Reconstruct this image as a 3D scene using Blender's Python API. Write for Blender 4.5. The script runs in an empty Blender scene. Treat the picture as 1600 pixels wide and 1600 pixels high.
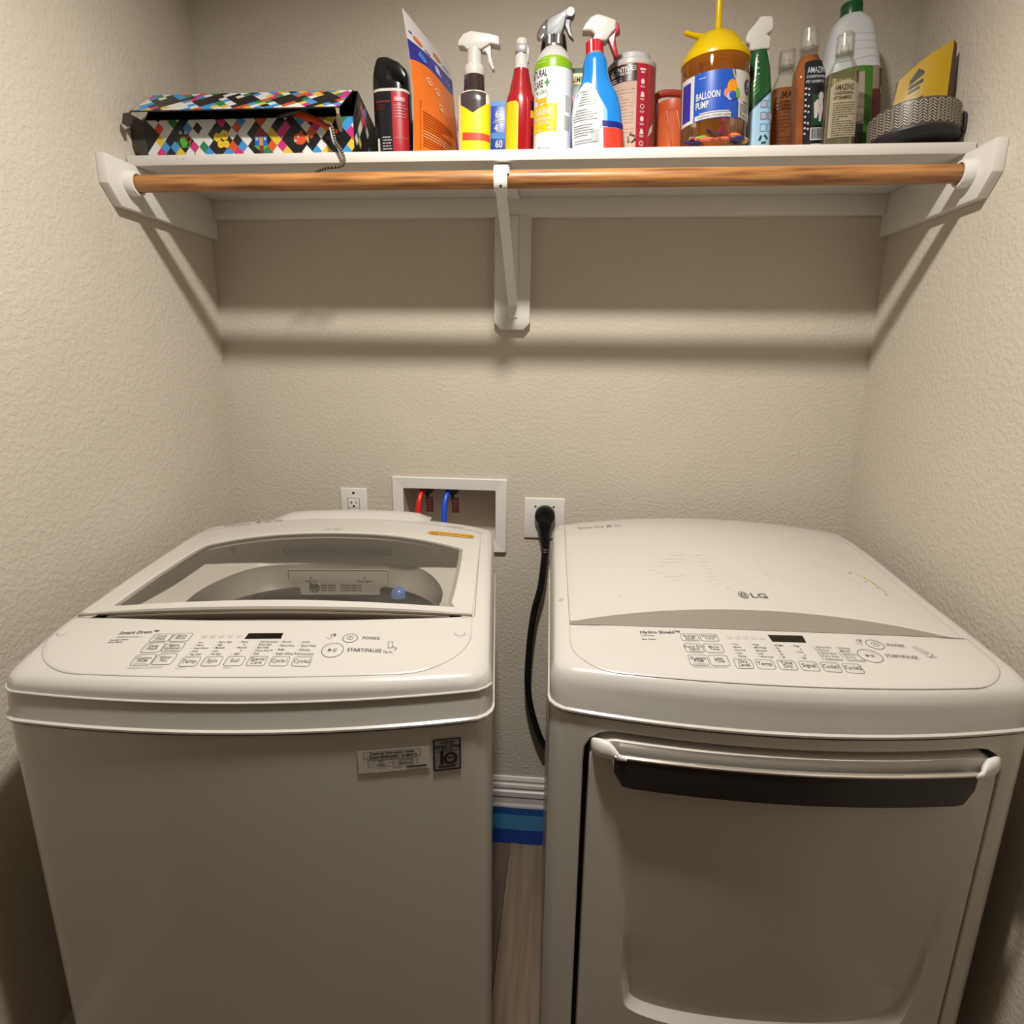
import bpy, bmesh, math, random
from mathutils import Matrix, Vector
random.seed(7)
U = 0.0254                      # every size below is written in inches
S = bpy.context.scene
C = S.collection

# ------------------------------------------------------------------ camera, world, light, exposure
cam = bpy.data.cameras.new('camera'); cam_o = bpy.data.objects.new('camera', cam); C.objects.link(cam_o)
cam.sensor_width = 36.0; cam.sensor_fit = 'HORIZONTAL'; cam.lens = 946.95/1600*36.0; cam.clip_start = 0.02
R3 = Matrix(((0.99608611, -0.03278778, 0.08208184), (0.08757468, 0.24039717, -0.96671603), (0.01196423, 0.97012070, 0.24232766)))
cam_o.matrix_world = Matrix.Translation(Vector((1.6435, -61.4907, 56.2647))*U) @ R3.to_4x4()
S.camera = cam_o
S.view_settings.view_transform = 'Standard'; S.view_settings.look = 'None'
S.view_settings.gamma = 1.0; S.view_settings.use_curve_mapping = False
S.view_settings.exposure = 0.0
w = bpy.data.worlds.new('world'); S.world = w; w.use_nodes = True
w.node_tree.nodes['Background'].inputs[0].default_value = (1, .9, .78, 1)
w.node_tree.nodes['Background'].inputs[1].default_value = 0.01
LX, LY, CEIL = -1.5, -37.3, 94.0
ld = bpy.data.lights.new('downlight_lamp', 'AREA'); ld.shape = 'DISK'; ld.size = 4.2*U
ld.energy = 28.0; ld.color = (1.0, .955, .89)
lo = bpy.data.objects.new('downlight_lamp', ld); C.objects.link(lo); lo.location = (LX*U, LY*U, (CEIL+.35)*U)

# ------------------------------------------------------------------ helpers
def lin(c):
    c /= 255.0
    return c/12.92 if c <= .04045 else ((c+.055)/1.055)**2.4
def rgb(r, g, b): return (lin(r), lin(g), lin(b), 1)
def pc(r, g, b):                 # colour of a thing from its look under the warm lamp
    return (min(lin(r)/1.34, .8), min(lin(g)/1.24, .8), min(lin(b)/1.12, .8), 1)
_m = {}
def mat(name, col, rough=.45, metal=0.0, spec=.5, coat=0.0):
    if name in _m: return _m[name]
    m = bpy.data.materials.new(name); m.use_nodes = True
    b = m.node_tree.nodes['Principled BSDF']
    b.inputs['Base Color'].default_value = col; b.inputs['Roughness'].default_value = rough
    b.inputs['Metallic'].default_value = metal; b.inputs['Specular IOR Level'].default_value = spec
    b.inputs['Coat Weight'].default_value = coat
    _m[name] = m; return m
def clear(name, tint, gloss=1.0, haze=0.0, hazecol=(.8, .8, .8, 1), rough=.03):
    if name in _m: return _m[name]
    m = bpy.data.materials.new(name); m.use_nodes = True; nt = m.node_tree; nt.nodes.clear()
    o = nt.nodes.new('ShaderNodeOutputMaterial'); t = nt.nodes.new('ShaderNodeBsdfTransparent'); t.inputs[0].default_value = tint
    d = nt.nodes.new('ShaderNodeBsdfDiffuse'); d.inputs[0].default_value = hazecol
    g = nt.nodes.new('ShaderNodeBsdfGlossy'); g.inputs['Roughness'].default_value = rough
    f = nt.nodes.new('ShaderNodeFresnel'); f.inputs[0].default_value = 1.45
    mu = nt.nodes.new('ShaderNodeMath'); mu.operation = 'MULTIPLY'; mu.inputs[1].default_value = gloss
    a = nt.nodes.new('ShaderNodeMixShader'); a.inputs[0].default_value = haze
    c = nt.nodes.new('ShaderNodeMixShader')
    L = nt.links.new
    L(t.outputs[0], a.inputs[1]); L(d.outputs[0], a.inputs[2]); L(f.outputs[0], mu.inputs[0]); L(mu.outputs[0], c.inputs[0])
    L(a.outputs[0], c.inputs[1]); L(g.outputs[0], c.inputs[2]); L(c.outputs[0], o.inputs[0])
    _m[name] = m; return m
def noise_mat(name, c1, c2, scale=(1, 1, 1), nscale=5, rough=.5, bump=0.0, bscale=60, detail=4, bdist=.002, spec=.5, lo_=.35, hi_=.65):
    if name in _m: return _m[name]
    m = mat(name, c1, rough, spec=spec); nt = m.node_tree; b = nt.nodes['Principled BSDF']; L = nt.links.new
    tc = nt.nodes.new('ShaderNodeTexCoord'); mp = nt.nodes.new('ShaderNodeMapping'); mp.inputs['Scale'].default_value = scale
    n = nt.nodes.new('ShaderNodeTexNoise'); n.inputs['Scale'].default_value = nscale; n.inputs['Detail'].default_value = detail
    r = nt.nodes.new('ShaderNodeValToRGB'); r.color_ramp.elements[0].color = c1; r.color_ramp.elements[1].color = c2
    r.color_ramp.elements[0].position = lo_; r.color_ramp.elements[1].position = hi_
    L(tc.outputs['Object'], mp.inputs[0]); L(mp.outputs[0], n.inputs['Vector']); L(n.outputs[0], r.inputs[0]); L(r.outputs[0], b.inputs['Base Color'])
    if bump:
        n2 = nt.nodes.new('ShaderNodeTexNoise'); n2.inputs['Scale'].default_value = bscale; n2.inputs['Detail'].default_value = 3
        r2 = nt.nodes.new('ShaderNodeValToRGB'); r2.color_ramp.elements[0].position = .42; r2.color_ramp.elements[1].position = .62
        bp = nt.nodes.new('ShaderNodeBump'); bp.inputs['Strength'].default_value = bump; bp.inputs['Distance'].default_value = bdist
        L(mp.outputs[0], n2.inputs['Vector']); L(n2.outputs[0], r2.inputs[0]); L(r2.outputs[0], bp.inputs['Height']); L(bp.outputs[0], b.inputs['Normal'])
    return m

class MB:
    """collects geometry in inches and links it as ONE mesh object"""
    def __init__(s): s.v = []; s.f = []; s.mi = []
    def add(s, vs, fs, mi=0):
        o = len(s.v); s.v += [tuple(map(float, p)) for p in vs]
        s.f += [tuple(i+o for i in f) for f in fs]; s.mi += [mi]*len(fs)
        return s
    def box(s, x0, x1, y0, y1, z0, z1, mi=0):
        vs = [(x, y, z) for x in (x0, x1) for y in (y0, y1) for z in (z0, z1)]
        return s.add(vs, [(0, 1, 3, 2), (4, 6, 7, 5), (0, 4, 5, 1), (2, 3, 7, 6), (0, 2, 6, 4), (1, 5, 7, 3)], mi)
    def rings(s, rings, cap0=True, cap1=True, mi=0, closed=True):
        n = len(rings[0]); vs = [p for r in rings for p in r]; fs = []
        for i in range(len(rings)-1):
            for j in range(n if closed else n-1):
                k = (j+1) % n
                fs.append((i*n+j, i*n+k, (i+1)*n+k, (i+1)*n+j))
        if cap0: fs.append(tuple(range(n-1, -1, -1)))
        if cap1: fs.append(tuple(range((len(rings)-1)*n, len(rings)*n)))
        return s.add(vs, fs, mi)
    def prism(s, poly, axis, a, b, mi=0):
        def p3(p, t):
            return (t, p[0], p[1]) if axis == 'x' else (p[0], t, p[1]) if axis == 'y' else (p[0], p[1], t)
        return s.rings([[p3(p, a) for p in poly], [p3(p, b) for p in poly]], mi=mi)
    def tube(s, path, r, n=10, mi=0, caps=True):
        P = [Vector(p) for p in path]; rings = []; up = None
        for i, p in enumerate(P):
            t = (P[min(i+1, len(P)-1)]-P[max(i-1, 0)]).normalized()
            if up is None: up = t.orthogonal().normalized()
            up = (up - t*up.dot(t)).normalized(); sd = t.cross(up)
            rr = r[i] if isinstance(r, (list, tuple)) else r
            rings.append([p+up*math.cos(2*math.pi*k/n)*rr+sd*math.sin(2*math.pi*k/n)*rr for k in range(n)])
        return s.rings(rings, caps, caps, mi)
    def lathe(s, prof, c=(0, 0, 0), axis='z', n=24, mi=0, caps=True):
        rings = []
        for r, h in prof:
            ring = []
            for k in range(n):
                a = 2*math.pi*k/n; x, y = r*math.cos(a), r*math.sin(a)
                q = (x, y, h) if axis == 'z' else (h, x, y) if axis == 'x' else (x, h, y)
                ring.append((q[0]+c[0], q[1]+c[1], q[2]+c[2]))
            rings.append(ring)
        return s.rings(rings, caps, caps, mi)
    def grid(s, fn, us, vs_, mi=0):
        n = len(us)
        vs = [fn(u, v) for v in vs_ for u in us]
        fs = [(j*n+i, j*n+i+1, (j+1)*n+i+1, (j+1)*n+i) for j in range(len(vs_)-1) for i in range(n-1)]
        return s.add(vs, fs, mi)
    def obj(s, name, mats, parent=None, smooth=True, bevel=0, seg=2, angle=32, solid=0, kind=None, label=None):
        me = bpy.data.meshes.new(name)
        me.from_pydata([(x*U, y*U, z*U) for x, y, z in s.v], [], s.f)
        for m in (mats if isinstance(mats, (list, tuple)) else [mats]): me.materials.append(m)
        me.polygons.foreach_set('material_index', s.mi)
        bm = bmesh.new(); bm.from_mesh(me)
        bmesh.ops.remove_doubles(bm, verts=bm.verts, dist=1e-6)
        bmesh.ops.recalc_face_normals(bm, faces=bm.faces)
        if solid:
            bmesh.ops.solidify(bm, geom=bm.faces[:], thickness=solid*U)
        if bevel:
            es = [e for e in bm.edges if len(e.link_faces) == 2 and e.calc_face_angle(0) > math.radians(35)]
            bmesh.ops.bevel(bm, geom=es, offset=bevel*U, segments=seg, affect='EDGES', profile=.5, clamp_overlap=True)
        bm.to_mesh(me); bm.free()
        if smooth:
            me.polygons.foreach_set('use_smooth', [True]*len(me.polygons))
            me.set_sharp_from_angle(angle=math.radians(angle))
        o = bpy.data.objects.new(name, me); C.objects.link(o)
        if parent: o.parent = parent
        if kind: o['kind'] = kind
        if label: o['label'] = label
        return o

def thing(name, label, cat, loc=(0, 0, 0), rot=(0, 0, 0), group=None):
    o = bpy.data.objects.new(name, None); C.objects.link(o); o.empty_display_size = .02
    o.location = (loc[0]*U, loc[1]*U, loc[2]*U); o.rotation_euler = rot
    o['label'] = label; o['category'] = cat
    if group: o['group'] = group
    return o
def tag(o, label, cat, group=None):
    o['label'] = label; o['category'] = cat
    if group: o['group'] = group
    return o
def struct(o): o['kind'] = 'structure'; return o
_tc = {}
def text2d(txt, size, align='LEFT', bold=0.0, sx=1.0, shear=0.0):
    """flat outline mesh (verts, faces) of a line of lettering, origin on the baseline"""
    key = (txt, size, align, bold, sx, shear)
    if key in _tc: return _tc[key]
    cu = bpy.data.curves.new('t', 'FONT'); cu.body = txt; cu.size = size*1.38; cu.align_x = align; cu.offset = bold; cu.shear = shear
    cu.resolution_u = 2; cu.fill_mode = 'FRONT' if hasattr(cu, 'fill_mode') else cu.fill_mode
    ob = bpy.data.objects.new('t', cu); me = ob.to_mesh()
    vs = [(v.co.x*sx*.82, v.co.y) for v in me.vertices]; fs = [tuple(p.vertices) for p in me.polygons]
    ob.to_mesh_clear(); bpy.data.objects.remove(ob); bpy.data.curves.remove(cu)
    _tc[key] = (vs, fs); return vs, fs
class Flat:
    """flat print: 2-D shapes mapped by fn(x, y) on to a surface, then linked as one mesh"""
    def __init__(s, fn): s.f0 = fn; s.mb = MB(); s.lift = 0.0
    def up(s): s.lift = min(s.lift+.002, .06)
    def fn(s, x, y):
        p = Vector(s.f0(x, y))
        if s.lift:
            a = Vector(s.f0(x+.01, y))-p; c = Vector(s.f0(x, y+.01))-p; n = a.cross(c)
            if n.length > 1e-12: p = p+n.normalized()*s.lift
        return tuple(p)
    def poly(s, pts, mi=0):
        s.up(); return s._poly(pts, mi)
    def _poly(s, pts, mi=0): s.mb.add([s.fn(x, y) for x, y in pts], [tuple(range(len(pts)))], mi); return s
    def rect(s, x0, x1, y0, y1, mi=0, nx=1, ny=1):
        if mi: s.up()
        s.mb.grid(lambda u, v: s.fn(u, v), [x0+(x1-x0)*i/nx for i in range(nx+1)], [y0+(y1-y0)*i/ny for i in range(ny+1)], mi); return s
    def text(s, t, x, y, size, align='LEFT', bold=0.0, sx=1.0, mi=0, rot=0, shear=0.0):
        vs, fs = text2d(t, size, align, bold, sx, shear); c, n = math.cos(rot), math.sin(rot)
        s.mb.add([s.fn(x+a*c-b*n, y+a*n+b*c) for a, b in vs], fs, mi); return s
    def disc(s, x, y, r, ry=None, n=20, mi=0):
        ry = ry or r; return s.poly([(x+r*math.cos(2*math.pi*k/n), y+ry*math.sin(2*math.pi*k/n)) for k in range(n)], mi)
    def loop(s, pts, w, mi=0, closed=True):
        n = len(pts)
        for i in range(n if closed else n-1):
            a, b = pts[i], pts[(i+1) % n]; dx, dy = b[0]-a[0], b[1]-a[1]; l = math.hypot(dx, dy) or 1
            nx, ny = -dy/l*w/2, dx/l*w/2
            s._poly([(a[0]-nx, a[1]-ny), (b[0]-nx, b[1]-ny), (b[0]+nx, b[1]+ny), (a[0]+nx, a[1]+ny)], mi)
        return s
    def rrect(s, x0, x1, y0, y1, r, w, mi=0): return s.loop(rr(x0, x1, y0, y1, r), w, mi)
    def ring(s, x, y, r, w, ry=None, n=28, mi=0):
        ry = ry or r; return s.loop([(x+r*math.cos(2*math.pi*k/n), y+ry*math.sin(2*math.pi*k/n)) for k in range(n)], w, mi)
    def obj(s, name, mats, parent): return s.mb.obj(name, mats, parent, smooth=False)
def rr(x0, x1, y0, y1, r, n=4):
    pts = []
    for cx, cy, a0 in ((x1-r, y0+r, -90), (x1-r, y1-r, 0), (x0+r, y1-r, 90), (x0+r, y0+r, 180)):
        for k in range(n+1):
            a = math.radians(a0+90*k/n); pts.append((cx+r*math.cos(a), cy+r*math.sin(a)))
    return pts
def interp(T, x):
    if x <= T[0][0]: return T[0][1]
    for (a, p), (b, q) in zip(T, T[1:]):
        if x <= b: return p+(q-p)*(x-a)/(b-a)
    return T[-1][1]
def catmull(P, n=6):
    P = [Vector(p) for p in P]; out = []
    for i in range(len(P)-1):
        a, b, c, d = P[max(i-1, 0)], P[i], P[i+1], P[min(i+2, len(P)-1)]
        for k in range(n):
            t = k/n
            out.append(.5*((2*b)+(c-a)*t+(2*a-5*b+4*c-d)*t*t+(3*b-a-3*c+d)*t**3))
    out.append(P[-1]); return out

# ------------------------------------------------------------------ materials
WALL = noise_mat('wall_paint', rgb(200, 191, 177), rgb(196, 187, 172), (1, 1, 1), 3, .75, .34, 118, bdist=.0018, spec=.25)
TRIM = mat('trim_paint', rgb(214, 210, 204), .35)
WHITE = mat('appliance_white', rgb(197, 193, 186), .22, coat=.3)
FRONTW = mat('appliance_front', rgb(206, 201, 193), .3, coat=.15)
SEAM = mat('seam_gray', rgb(150, 143, 134), .5)
INK = mat('print_gray', rgb(72, 70, 70), .6)
INK2 = mat('print_light', rgb(128, 124, 122), .6)
BLACK = mat('black_plastic', rgb(14, 13, 14), .3)
SILVER = mat('brushed_silver', rgb(176, 168, 158), .35, .6)
WPL = mat('white_plastic', rgb(222, 219, 214), .35)
IWH = mat('bottle_white', rgb(196, 192, 186), .35)
WINK = mat('white_print', rgb(200, 196, 190), .5)
BLKINK = mat('black_print', rgb(22, 20, 20), .5)
REDINK = mat('red_print', pc(200, 40, 42), .45)
YELINK = mat('yellow_print', pc(250, 205, 10), .4)
CHROME = mat('chrome', rgb(120, 118, 116), .35, .8)

# ------------------------------------------------------------------ room
XL, XR = -33.5457, 29.9314
SZ = 70.8145                     # underside of the shelf
YF = -150.0                       # wall behind the camera
def wall(name, x0, x1, y0, y1, z0, z1, m=WALL): return struct(MB().box(x0, x1, y0, y1, z0, z1).obj(name, m, smooth=False))
# back wall is built round the recess of the washer outlet box
BX0, BX1, BZ0, BZ1 = -15.1, -5.25, 37.6, 43.2
b = MB()
b.box(XL-4, BX0, 0, 4, 0, CEIL); b.box(BX1, XR+4, 0, 4, 0, CEIL); b.box(BX0, BX1, 0, 4, 0, BZ0); b.box(BX0, BX1, 0, 4, BZ1, CEIL)
struct(b.obj('wall_back', WALL, smooth=False))
wall('wall_left', XL-46, XL, -54, 0, 0, CEIL); wall('wall_right', XR, XR+46, -54, 0, 0, CEIL)   # the closet walls end at the hall
wall('wall_hall_left', XL-50, XL-46, YF, -54, 0, CEIL); wall('wall_hall_right', XR+46, XR+50, YF, -54, 0, CEIL)
b = MB(); b.box(XL-50, -20, YF-4, YF, 0, CEIL); b.box(16, XR+50, YF-4, YF, 0, CEIL); b.box(-20, 16, YF-4, YF, 80, CEIL)
struct(b.obj('wall_front', WALL, smooth=False))
CEILM = noise_mat('ceiling_paint', rgb(226, 221, 212), rgb(220, 214, 204), (1, 1, 1), 3, .8, .4, 90)
b = MB(); r0 = 2.6; n = 32     # ceiling with a round hole for the lamp
hole = [(LX+r0*math.cos(2*math.pi*k/n), LY+r0*math.sin(2*math.pi*k/n)) for k in range(n)]
def sq(k):
    a = 2*math.pi*k/n; c, s_ = math.cos(a), math.sin(a); m_ = max(abs(c), abs(s_)); return (c/m_, s_/m_)
mid = [(LX+10*sq(k)[0], LY+10*sq(k)[1]) for k in range(n)]
b.rings([[(p[0], p[1], CEIL) for p in hole], [(p[0], p[1], CEIL) for p in mid]], False, False)
for x0, x1, y0, y1 in ((XL-50, LX-10, YF-4, 4), (LX+10, XR+50, YF-4, 4), (LX-10, LX+10, YF-4, LY-10), (LX-10, LX+10, LY+10, 4)):
    b.add([(x0, y0, CEIL), (x1, y0, CEIL), (x1, y1, CEIL), (x0, y1, CEIL)], [(0, 1, 2, 3)])
struct(b.obj('ceiling', CEILM, smooth=False))
dl = thing('recessed_downlight', 'round white recessed downlight in the ceiling above the machines', 'lamp', (LX, LY, CEIL))
MB().lathe([(2.6, 0), (3.3, -.02), (3.3, -.1), (2.5, -.1), (2.5, .7), (2.6, .7), (2.6, 0)], n=32, caps=False).obj('trim_ring', TRIM, dl)
em = mat('lamp_lens', (1, 1, 1, 1)); em.node_tree.nodes['Principled BSDF'].inputs['Emission Color'].default_value = (1, .93, .82, 1)
em.node_tree.nodes['Principled BSDF'].inputs['Emission Strength'].default_value = 6
MB().lathe([(2.5, .45), (2.5, .65)], n=32).obj('lens', em, dl)

# floor: planks laid front to back
fl = struct(MB().box(XL-50, XR+50, YF-40, 4, -1, -.16).obj('floor', mat('subfloor', rgb(40, 34, 28), .8), smooth=False))
PL = []
for i, (c1, c2) in enumerate(((rgb(128, 110, 92), rgb(92, 76, 62)), (rgb(112, 96, 80), rgb(80, 66, 54)), (rgb(136, 118, 100), rgb(104, 88, 72)))):
    PL.append(noise_mat('plank_%d' % i, c1, c2, (22, 1.6, 4), 2.2, .45, .12, 4, 6, lo_=.3, hi_=.72))
x = -38.25-42; k = 0
while x < XR+46:
    y = 4 - (0, 44, 31, 9, 24)[k % 5]; ys = [4.0]
    while ys[-1] > YF-30:
        ys.append(y); y -= 48
    ys = sorted(set(ys), reverse=True)
    for a_, b_ in zip(ys, ys[1:]):
        if a_-b_ < 1: continue
        xa, xb = max(x, XL-46), min(x+6.94, XR+46)
        if xb-xa > .3 and not (a_ > -52 and b_ > -52 and (xb < XL or xa > XR)): MB().box(xa, xb, max(b_+.05, YF-38), min(a_, 0), -.16, 0).obj('plank', PL[(k*2+int(-b_)) % 3], fl, smooth=False, bevel=.03, seg=1)
    x += 7.0; k += 1
# baseboards
bprof = [(0, 0), (-.62, 0), (-.62, 4.6), (-.62, 5.2), (-.50, 5.5), (-.50, 6.3), (-.62, 6.5), (-.62, 7.1), (-.45, 7.25), (-.45, 7.5), (-.55, 7.62), (-.5, 8.0), (-.3, 8.1), (-.3, 8.35), (-.38, 8.45), (-.2, 8.88), (0, 8.9)]
struct(MB().prism(bprof, 'x', XL, XR).obj('baseboard_back', TRIM, smooth=False, bevel=.02, seg=1))
struct(MB().prism([(XL-a, z) for a, z in bprof], 'y', -54, -.62).obj('baseboard_left', TRIM, smooth=False))
struct(MB().prism([(XR+a, z) for a, z in bprof], 'y', -54, -.62).obj('baseboard_right', TRIM, smooth=False))
tp = thing('painters_tape', 'blue painters tape along the bottom of the baseboard between the machines', 'tape', (0, -.63, 0))
for z0, z1, d, col in ((4.0, 5.0, .01, rgb(34, 84, 150)), (1.95, 4.05, .03, rgb(74, 140, 186)), (.02, 2.0, .05, rgb(26, 66, 160))):
    MB().grid(lambda u, v: (u, -d, v+(.10*math.sin(u*1.7)+.06*math.sin(u*4.1) if v < .1 else .03*math.sin(u*.9))),
              [XL+2+.5*i for i in range(int((XR-XL-4)*2))], [z0, (z0+z1)/2, z1]).obj('tape_strip', mat('tape_%g' % z0, col, .5), tp, solid=.006)
# ------------------------------------------------------------------ closet shelf with its boards
sh = thing('closet_shelf', 'long white closet shelf on white cleats above the washer and dryer', 'shelf', (0, 0, SZ))
MB().box(XL+.1, XR-.1, -11.3, -.02, 0, .75).obj('shelf_board', TRIM, sh, bevel=.06)
MB().box(XL+.75, XR-.75, -.75, -.02, -1.65, 0).obj('back_cleat', TRIM, sh, bevel=.04)
cp = [(-.02, 0), (-14.62, 0), (-14.62, -2.03), (-13.43, -3.39), (-.02, -3.39)]
for x0, x1, xs, d in ((XL+.02, XL+.75, XL+.75, 1), (XR-.75, XR-.02, XR-.75, -1)):
    cl = MB().prism(cp, 'x', x0, x1).obj('side_cleat', TRIM, sh, bevel=.05)
    MB().lathe([(.62, 0), (.92, 0), (.92, .55*d), (.86, .72*d), (.72, .75*d), (.66, .7*d), (.62, 0)], (xs, -12.15, 69.3-SZ), 'x', 32, caps=False).obj('rod_socket', WPL, cl)
MB().prism([(-5.46, -1.55), (-5.46, -11.0), (-4.82, -11.66), (-2.62, -11.66), (-2.05, -11.0), (-2.05, -1.55)], 'y', -.78, -.02).obj('center_board', TRIM, sh, bevel=.04)
for x, y in ((XL+4.3, .45), (XL+4.8, .43)):
    MB().lathe([(.045, -11.31), (.045, -11.27)], (x, 0, y), 'y', 8).obj('nail_dent', SEAM, sh)
ROD = noise_mat('rod_wood', rgb(186, 130, 74), rgb(112, 66, 32), (1.6, 30, 30), 5, .42, .05, 8, 8, lo_=.36, hi_=.72)
o = MB().lathe([(.6, XL+.8), (.62, XL+1), (.62, XR-1), (.6, XR-.8)], (0, -12.15, 69.3), 'x', 32).obj('closet_rod', ROD)
tag(o, 'round oak stained wooden closet rod below the front of the shelf', 'rod')
br = thing('rod_bracket', 'white metal rod bracket bracing the middle of the shelf', 'bracket', (-3.62, 0, 0))
P = [(-12.0, 70.72), (-12.9, 70.7), (-13.05, 70.3), (-13.05, 69.0), (-12.85, 68.5), (-12.3, 68.28), (-11.6, 68.45)]
Q = [(a+.1*(1 if i < 2 else 1), z-.0) for i, (a, z) in enumerate(P)]
hk = MB(); rings = []
path = [(-.8, 70.74), (-10.6, 70.74), (-11.9, 70.35), (-12.6, 70.14), (-12.93, 69.9), (-12.98, 69.6), (-12.98, 69.1), (-12.86, 68.72), (-12.5, 68.5), (-12.0, 68.48), (-11.5, 68.7)]
hk.rings([[(-.52+dx*1.0, y, z) for dx in (0, 1)] + [(-.52+dx, y+dy, z-.09) for dx, dy in ((1, .05), (0, .05))] for y, z in path])
hko = hk.obj('hook', WPL, br, bevel=.02, seg=1)
MB().box(.45, .62, -12.9, -12.5, 69.5, 69.95).obj('hook_tab', WPL, br, bevel=.03)
MB().lathe([(.11, -12.905), (.11, -12.84)], (0, 0, 68.66), 'y', 12).obj('screw_hole', BLACK, br)
bc = MB(); bc.rings([[(x0-.42, y, z), (x0+.42, y, z), (x0+.42, y+.12, z-.1), (x0-.42, y+.12, z-.1)] for x0, y, z in ((0, -12.3, 68.45), (-.02, -6.6, 65.0), (-.05, -1.02, 61.3), (-.06, -.98, 61.0))])
bc.obj('brace', WPL, br, bevel=.03)
MB().box(-.5, .38, -.92, -.79, 60.25, 69.2).obj('wall_plate', WPL, br, bevel=.05)
MB().lathe([(.13, -.95), (.1, -.98), (0.01, -.99)], (-.06, 0, 60.62), 'y', 12).obj('screw', WPL, br)

# ------------------------------------------------------------------ wall fittings
def plate(name, label, x0, x1, z0, z1):
    t = thing(name, label, 'outlet', ((x0+x1)/2, 0, (z0+z1)/2))
    hx, hz = (x1-x0)/2, (z1-z0)/2
    MB().box(-hx, hx, -.22, -.01, -hz, hz).obj('cover_plate', WPL, t, bevel=.12, seg=3)
    return t
t = plate('wall_outlet', 'small ivory wall outlet left of the washer outlet box', -21.95, -19.05, 38.4, 42.95)
MB().box(-.68, .68, -.27, -.2, -1.3, 1.3).obj('receptacle', WPL, t, bevel=.04)
for z in (.68, -.68):
    MB().box(-.34, -.26, -.285, -.26, z-.1, z+.18).obj('slot', BLACK, t, smooth=False); MB().box(-.34, -.14, -.285, -.26, z, z+.08).obj('slot', BLACK, t, smooth=False)
    MB().box(.22, .3, -.285, -.26, z-.1, z+.18).obj('slot', BLACK, t, smooth=False); MB().lathe([(.12, -.285), (.12, -.26)], (0, 0, z-.35), 'y', 10).obj('slot', BLACK, t)
fr = Flat(lambda x, z: (x, -.274, z)); fr.rrect(-.62, .62, -1.22, 1.22, .05, .05); fr.loop([(-.62, .12), (.62, .12)], .04, closed=False); fr.loop([(-.62, -.12), (.62, -.12)], .04, closed=False)
fr.obj('receptacle_outline', INK, t)
for z in (1.75, -1.75): MB().lathe([(.14, -.235), (.14, -.21)], (0, 0, z), 'y', 10).obj('screw', BLACK, t)
t = plate('dryer_outlet', 'square white dryer outlet with a black plug in it', -2.27, 1.94, 38.15, 42.5)
MB().lathe([(1.15, -.3), (1.15, -.2)], (0, 0, .1), 'y', 28).obj('receptacle', WPL, t, bevel=.03)
for x in (-.95, .95): MB().lathe([(.12, -.24), (.12, -.2)], (x, 0, 1.25), 'y', 10).obj('screw', INK, t)
cd = thing('dryer_power_cord', 'thick black power cord plugged in beside the dryer', 'cord', (0, 0, 0))
BC = mat('cord_rubber', rgb(15, 15, 17), .38)
MB().lathe([(.98, -.3), (1.05, -.4), (1.05, -.95), (.95, -1.15), (.62, -1.22), (.55, -1.18), (.01, -1.2)], (-.1, 0, 40.75), 'y', 32).obj('plug', BC, cd)
MB().tube(catmull([(-.1, -.78, 40.4), (-.08, -.8, 39.3), (-.02, -.85, 38.3), (.05, -1.0, 37.2)], 4), [.8]*3+[.74, .66, .6, .55, .52, .5, .46, .42, .4, .38], 14).obj('strain_relief', BC, cd)
MB().tube(catmull([(.04, -1.0, 37.4), (-.05, -1.1, 35.8), (-.35, -1.2, 33), (-1.0, -1.25, 30), (-1.42, -1.25, 25.6), (-1.45, -1.25, 21), (-.65, -1.25, 17), (.8, -1.2, 13.6), (3.5, -1.1, 11.5)], 8), .37, 14).obj('cable', BC, cd)
for z in (37.25, 37.0): MB().lathe([(.4, -.06), (.45, 0), (.4, .06)], (.02, -1.02, z), 'z', 14).obj('collar', mat('collar_gray', rgb(60, 56, 52), .4), cd)

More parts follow.
